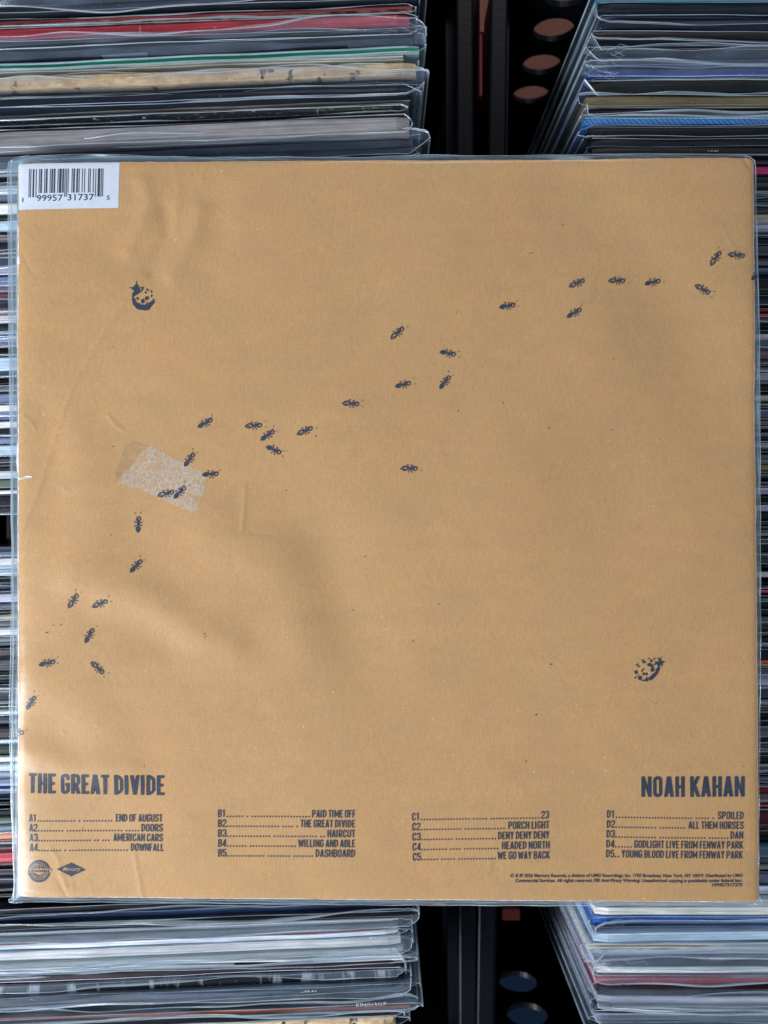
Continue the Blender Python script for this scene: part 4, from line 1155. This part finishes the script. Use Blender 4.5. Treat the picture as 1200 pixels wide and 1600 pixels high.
def inside(x, y, P):
    r = False; j = len(P) - 1
    for i in range(len(P)):
        if (P[i][1] > y) != (P[j][1] > y) and x < (P[j][0] - P[i][0]) * (y - P[i][1]) / (P[j][1] - P[i][1]) + P[i][0]: r = not r
        j = i
    return r
def patch(name, poly, mat, eps, cell=1.3, jit=1.2):
    xs = [q[0] for q in poly]; ys = [q[1] for q in poly]
    c, s = math.cos(math.radians(27)), math.sin(math.radians(27))
    x0, y0 = min(xs), min(ys)
    n = int((max(max(xs) - x0, max(ys) - y0) * 1.5) / cell)
    rng = random.Random(8)
    vid = {}; V = []; F = []
    def vert(i, j):
        if (i, j) not in vid:
            u, w = i * cell, j * cell
            vid[(i, j)] = len(V); V.append((x0 + u * c - w * s, y0 + u * s + w * c))
        return vid[(i, j)]
    for i in range(-n, n):
        for j in range(-n, n):
            u, w = (i + .5) * cell, (j + .5) * cell
            X, Y = x0 + u * c - w * s, y0 + u * s + w * c
            if inside(X + rng.uniform(-jit, jit), Y + rng.uniform(-jit, jit), poly):
                F.append((vert(i, j), vert(i, j + 1), vert(i + 1, j + 1), vert(i + 1, j)))
    A = np.array(V)
    mesh_obj(name, W(A[:, 0], A[:, 1], eps), F, mat, cover)
patch('sticker_residue', [(228, 699), (236, 697), (290, 724), (323, 742), (321, 762), (315, 776), (304, 775), (294, 768), (292, 772), (312, 785), (309, 797), (302, 801), (262, 784), (238, 773), (186, 754), (192, 742), (206, 728), (216, 714)], M_RES, 0.00010)
patch('glue_mark', [(198, 692), (206, 688), (232, 697), (216, 714), (206, 728), (190, 744), (184, 754), (179, 742), (188, 716)], M_GLUE, 0.00008)

# ---- torn spots along the left edge
mb = MB()
poly_fill(mb, [(22.6, 744), (26.5, 746.5), (34, 745.5), (42, 743.2), (49, 744), (50, 745.8), (44, 747), (36, 748.6), (27, 749.2)], 0.00012)
poly_fill(mb, [(24, 401), (26, 399.5), (29, 402.5), (28, 406.5), (29.5, 410), (25, 412), (24, 409)], 0.00012)
poly_fill(mb, [(24.5, 690), (27, 700), (26, 712), (28, 726), (25, 740), (23.2, 720)], 0.00011)
def raw_line(p0, p1, w, n, seed):
    r = np.random.RandomState(seed)
    t = np.linspace(0, 1, n)
    k = np.convolve(r.rand(n + 8), np.ones(9) / 9, 'valid') * w * 2 * (0.35 + 0.65 * r.rand(n))
    a = np.array(p0)[None] * (1 - t)[:, None] + np.array(p1)[None] * t[:, None]
    nrm = np.array([-(p1[1] - p0[1]), p1[0] - p0[0]]) / math.dist(p0, p1)
    b_ = a + nrm[None] * k[:, None]
    A = np.stack([a, b_], 1)
    mb.grid(W(A[..., 0], A[..., 1], 0.00010))
raw_line((25.4, 330), (27.4, 1398), -1.5, 260, 1)
raw_line((31, 1401.6), (1184, 1410.2), -1.1, 300, 2)
raw_line((1177.2, 250), (1185.6, 1405), 0.7, 260, 3)
mb.build('torn_edge', M_TEAR, cover)

# ---- the clear outer sleeve of the cover
def interp(k, pts):
    a = np.array(pts, float); return np.interp(k, a[:, 0], a[:, 1])
LEFT = [(238, 14), (262, 10), (400, 11), (560, 12), (700, 14), (850, 16), (1000, 15), (1100, 12.5), (1250, 15), (1330, 18), (1375, 21), (1400, 18), (1413, 15)]
RIGHT = [(238, 1178), (255, 1182.5), (330, 1184), (450, 1186.5), (520, 1188.5), (700, 1190), (1000, 1191), (1200, 1189), (1380, 1187.5), (1402, 1189), (1415, 1193)]
TOP = [(10, 252), (25, 245), (60, 240.5), (150, 238.5), (240, 242), (330, 243.5), (560, 244), (600, 242.5), (660, 239.5), (760, 241.5), (860, 240), (1000, 238.5), (1100, 240), (1160, 240), (1182, 249)]
BOT = [(14, 1411), (60, 1411.5), (300, 1413), (600, 1416.5), (900, 1417.5), (1100, 1415), (1193, 1414)]
def dens(lo, n):
    return np.unique(np.concatenate([np.linspace(0, lo, 12), np.linspace(lo, 1 - lo, n), np.linspace(1 - lo, 1, 12)]))
uu, vv = np.meshgrid(dens(.022, 110), dens(.022, 110))
X = 10 + (1190 - 10) * uu; Y = 240 + (1414 - 240) * vv
for _ in range(3):
    X = interp(Y, LEFT) + (interp(Y, RIGHT) - interp(Y, LEFT)) * uu
    Y = interp(X, TOP) + (interp(X, BOT) - interp(X, TOP)) * vv
e, _ds = edge_d(X, Y)
inner = surf(X, Y) + 0.00042 + 0.00012 * np.sin(X / 37 + 1.3 * np.sin(Y / 60)) * np.sin(Y / 51 + X / 90)
out_d = np.clip(-e, 0, None)
rip = 0.00022 * np.sin(X / 47.0 + 2 * np.sin(Y / 91.0)) * np.sin(Y / 39.0 + 1.7 * np.sin(X / 113.0))
border = -0.0006 - 0.00011 * out_d + rip * np.clip(out_d / 6, 0, 1)
wgt = np.clip(e / 6 + 0.5, 0, 1)
Z = border * (1 - wgt) + inner * wgt
Z = np.where(e > 0, np.maximum(Z, surf(X, Y) + 0.00035), Z)
PF = np.stack([(X - 600) * s_, (800 - Y) * s_, Z - ZB], -1)
mb = MB(); mb.grid(PF, 0)
front = mb.build('sleeve_front', M_FILM_T, cover, smooth=True)
# border : both films pressed together, a hazy margin with window light put into its colour, plus its weld seams
mb = MB()
def strip(side_pts, inner_pts, zo, zi, n=160, m=0, wob=0.0004):
    a = np.array(side_pts); b = np.array(inner_pts)
    P = np.zeros((len(a), 5, 3))
    for k in range(5):
        t = k / 4
        q = a * (1 - t) + b * t
        P[:, k, 0] = (q[:, 0] - 600) * s_; P[:, k, 1] = (800 - q[:, 1]) * s_
        P[:, k, 2] = zo + (zi - zo) * t + wob * np.sin(np.arange(len(a)) * .37 + k) * np.sin(np.arange(len(a)) * .113 + 2 * k) - ZB
    mb.grid(P, m)
    return P
ys = np.linspace(246, 1411, 170)
Lp = strip(np.stack([interp(ys, LEFT), ys], 1), np.stack([np.full_like(ys, 31), ys], 1), -0.0022, -0.0040)
Rp = strip(np.stack([interp(ys, RIGHT), ys], 1), np.stack([np.full_like(ys, 1176.), ys], 1), -0.0022, -0.0040)
xs = np.linspace(14, 1184, 170)
Tp = strip(np.stack([xs, interp(xs, TOP)], 1), np.stack([xs, np.full_like(xs, 258.)], 1), -0.0022, -0.0040)
Bp = strip(np.stack([xs, interp(xs, BOT)], 1), np.stack([xs, np.full_like(xs, 1399.)], 1), -0.0022, -0.0040)
mb.build('sleeve_back', M_MARGIN, cover, smooth=True)
mb = MB()
def line_px(pts, z, r, wob=0.0):
    q = np.array(pts, float)
    n = len(q)
    P = np.stack([(q[:, 0] - 600) * s_, (800 - q[:, 1]) * s_, np.full(n, z - ZB) + wob * np.sin(np.arange(n) * .41)], -1)
    mb.tube(P, r, 0, 5)
ys = np.linspace(250, 1412, 200)
line_px(np.stack([interp(ys, LEFT), ys], 1), -0.0014, 0.00022, .0002)
line_px(np.stack([interp(ys, LEFT) + 3.2 + 1.2 * np.sin(ys / 130), ys], 1), -0.0011, 0.00013, .0002)
line_px(np.stack([interp(ys, LEFT) * .3 + 22 * .7 - 1.2 + .8 * np.sin(ys / 70), ys], 1), -0.0007, 0.00024, .0002)
line_px(np.stack([interp(ys, RIGHT), ys], 1), -0.0014, 0.00018, .0002)
ya = np.linspace(350, 700, 60)
line_px(np.stack([interp(ya, RIGHT) + 1.2 + .5 * np.sin(ya / 60), ya], 1), -0.0018, 0.00013)
xs = np.linspace(12, 1182, 220)
line_px(np.stack([xs, interp(xs, TOP)], 1), -0.0014, 0.00012, .0002)
xa = np.linspace(60, 420, 60)
line_px(np.stack([xa, interp(xa, TOP) + 4 + 3 * np.sin(xa / 55)], 1), -0.0012, 0.00010)
line_px(np.stack([xs, interp(xs, BOT)], 1), -0.0014, 0.00019, .0002)
line_px(np.stack([xs, interp(xs, BOT) * .35 + .65 * (1403.5 + (xs - 29) * 8.5 / 1158)], 1), -0.0010, 0.00012, .0002)
# welded ears at the two lower corners, rounded upper corners
line_px([(20, 1398), (17, 1404), (11.5, 1409), (12, 1412), (22, 1413.5), (34, 1412)], -0.0014, 0.0002)
line_px([(1188, 1396), (1189, 1404), (1193, 1410), (1192, 1415), (1182, 1416)], -0.0014, 0.0002)
line_px([(10, 262), (13, 254), (18, 248), (28, 243), (44, 241)], -0.0013, 0.00018)
line_px([(1158, 240), (1166, 243), (1172, 249), (1176, 258)], -0.0012, 0.00016); line_px([(1164, 240), (1174, 243), (1182, 251)], -0.0013, 0.0002)
mb.build('sleeve_seam', M_SEAM, cover, smooth=True)
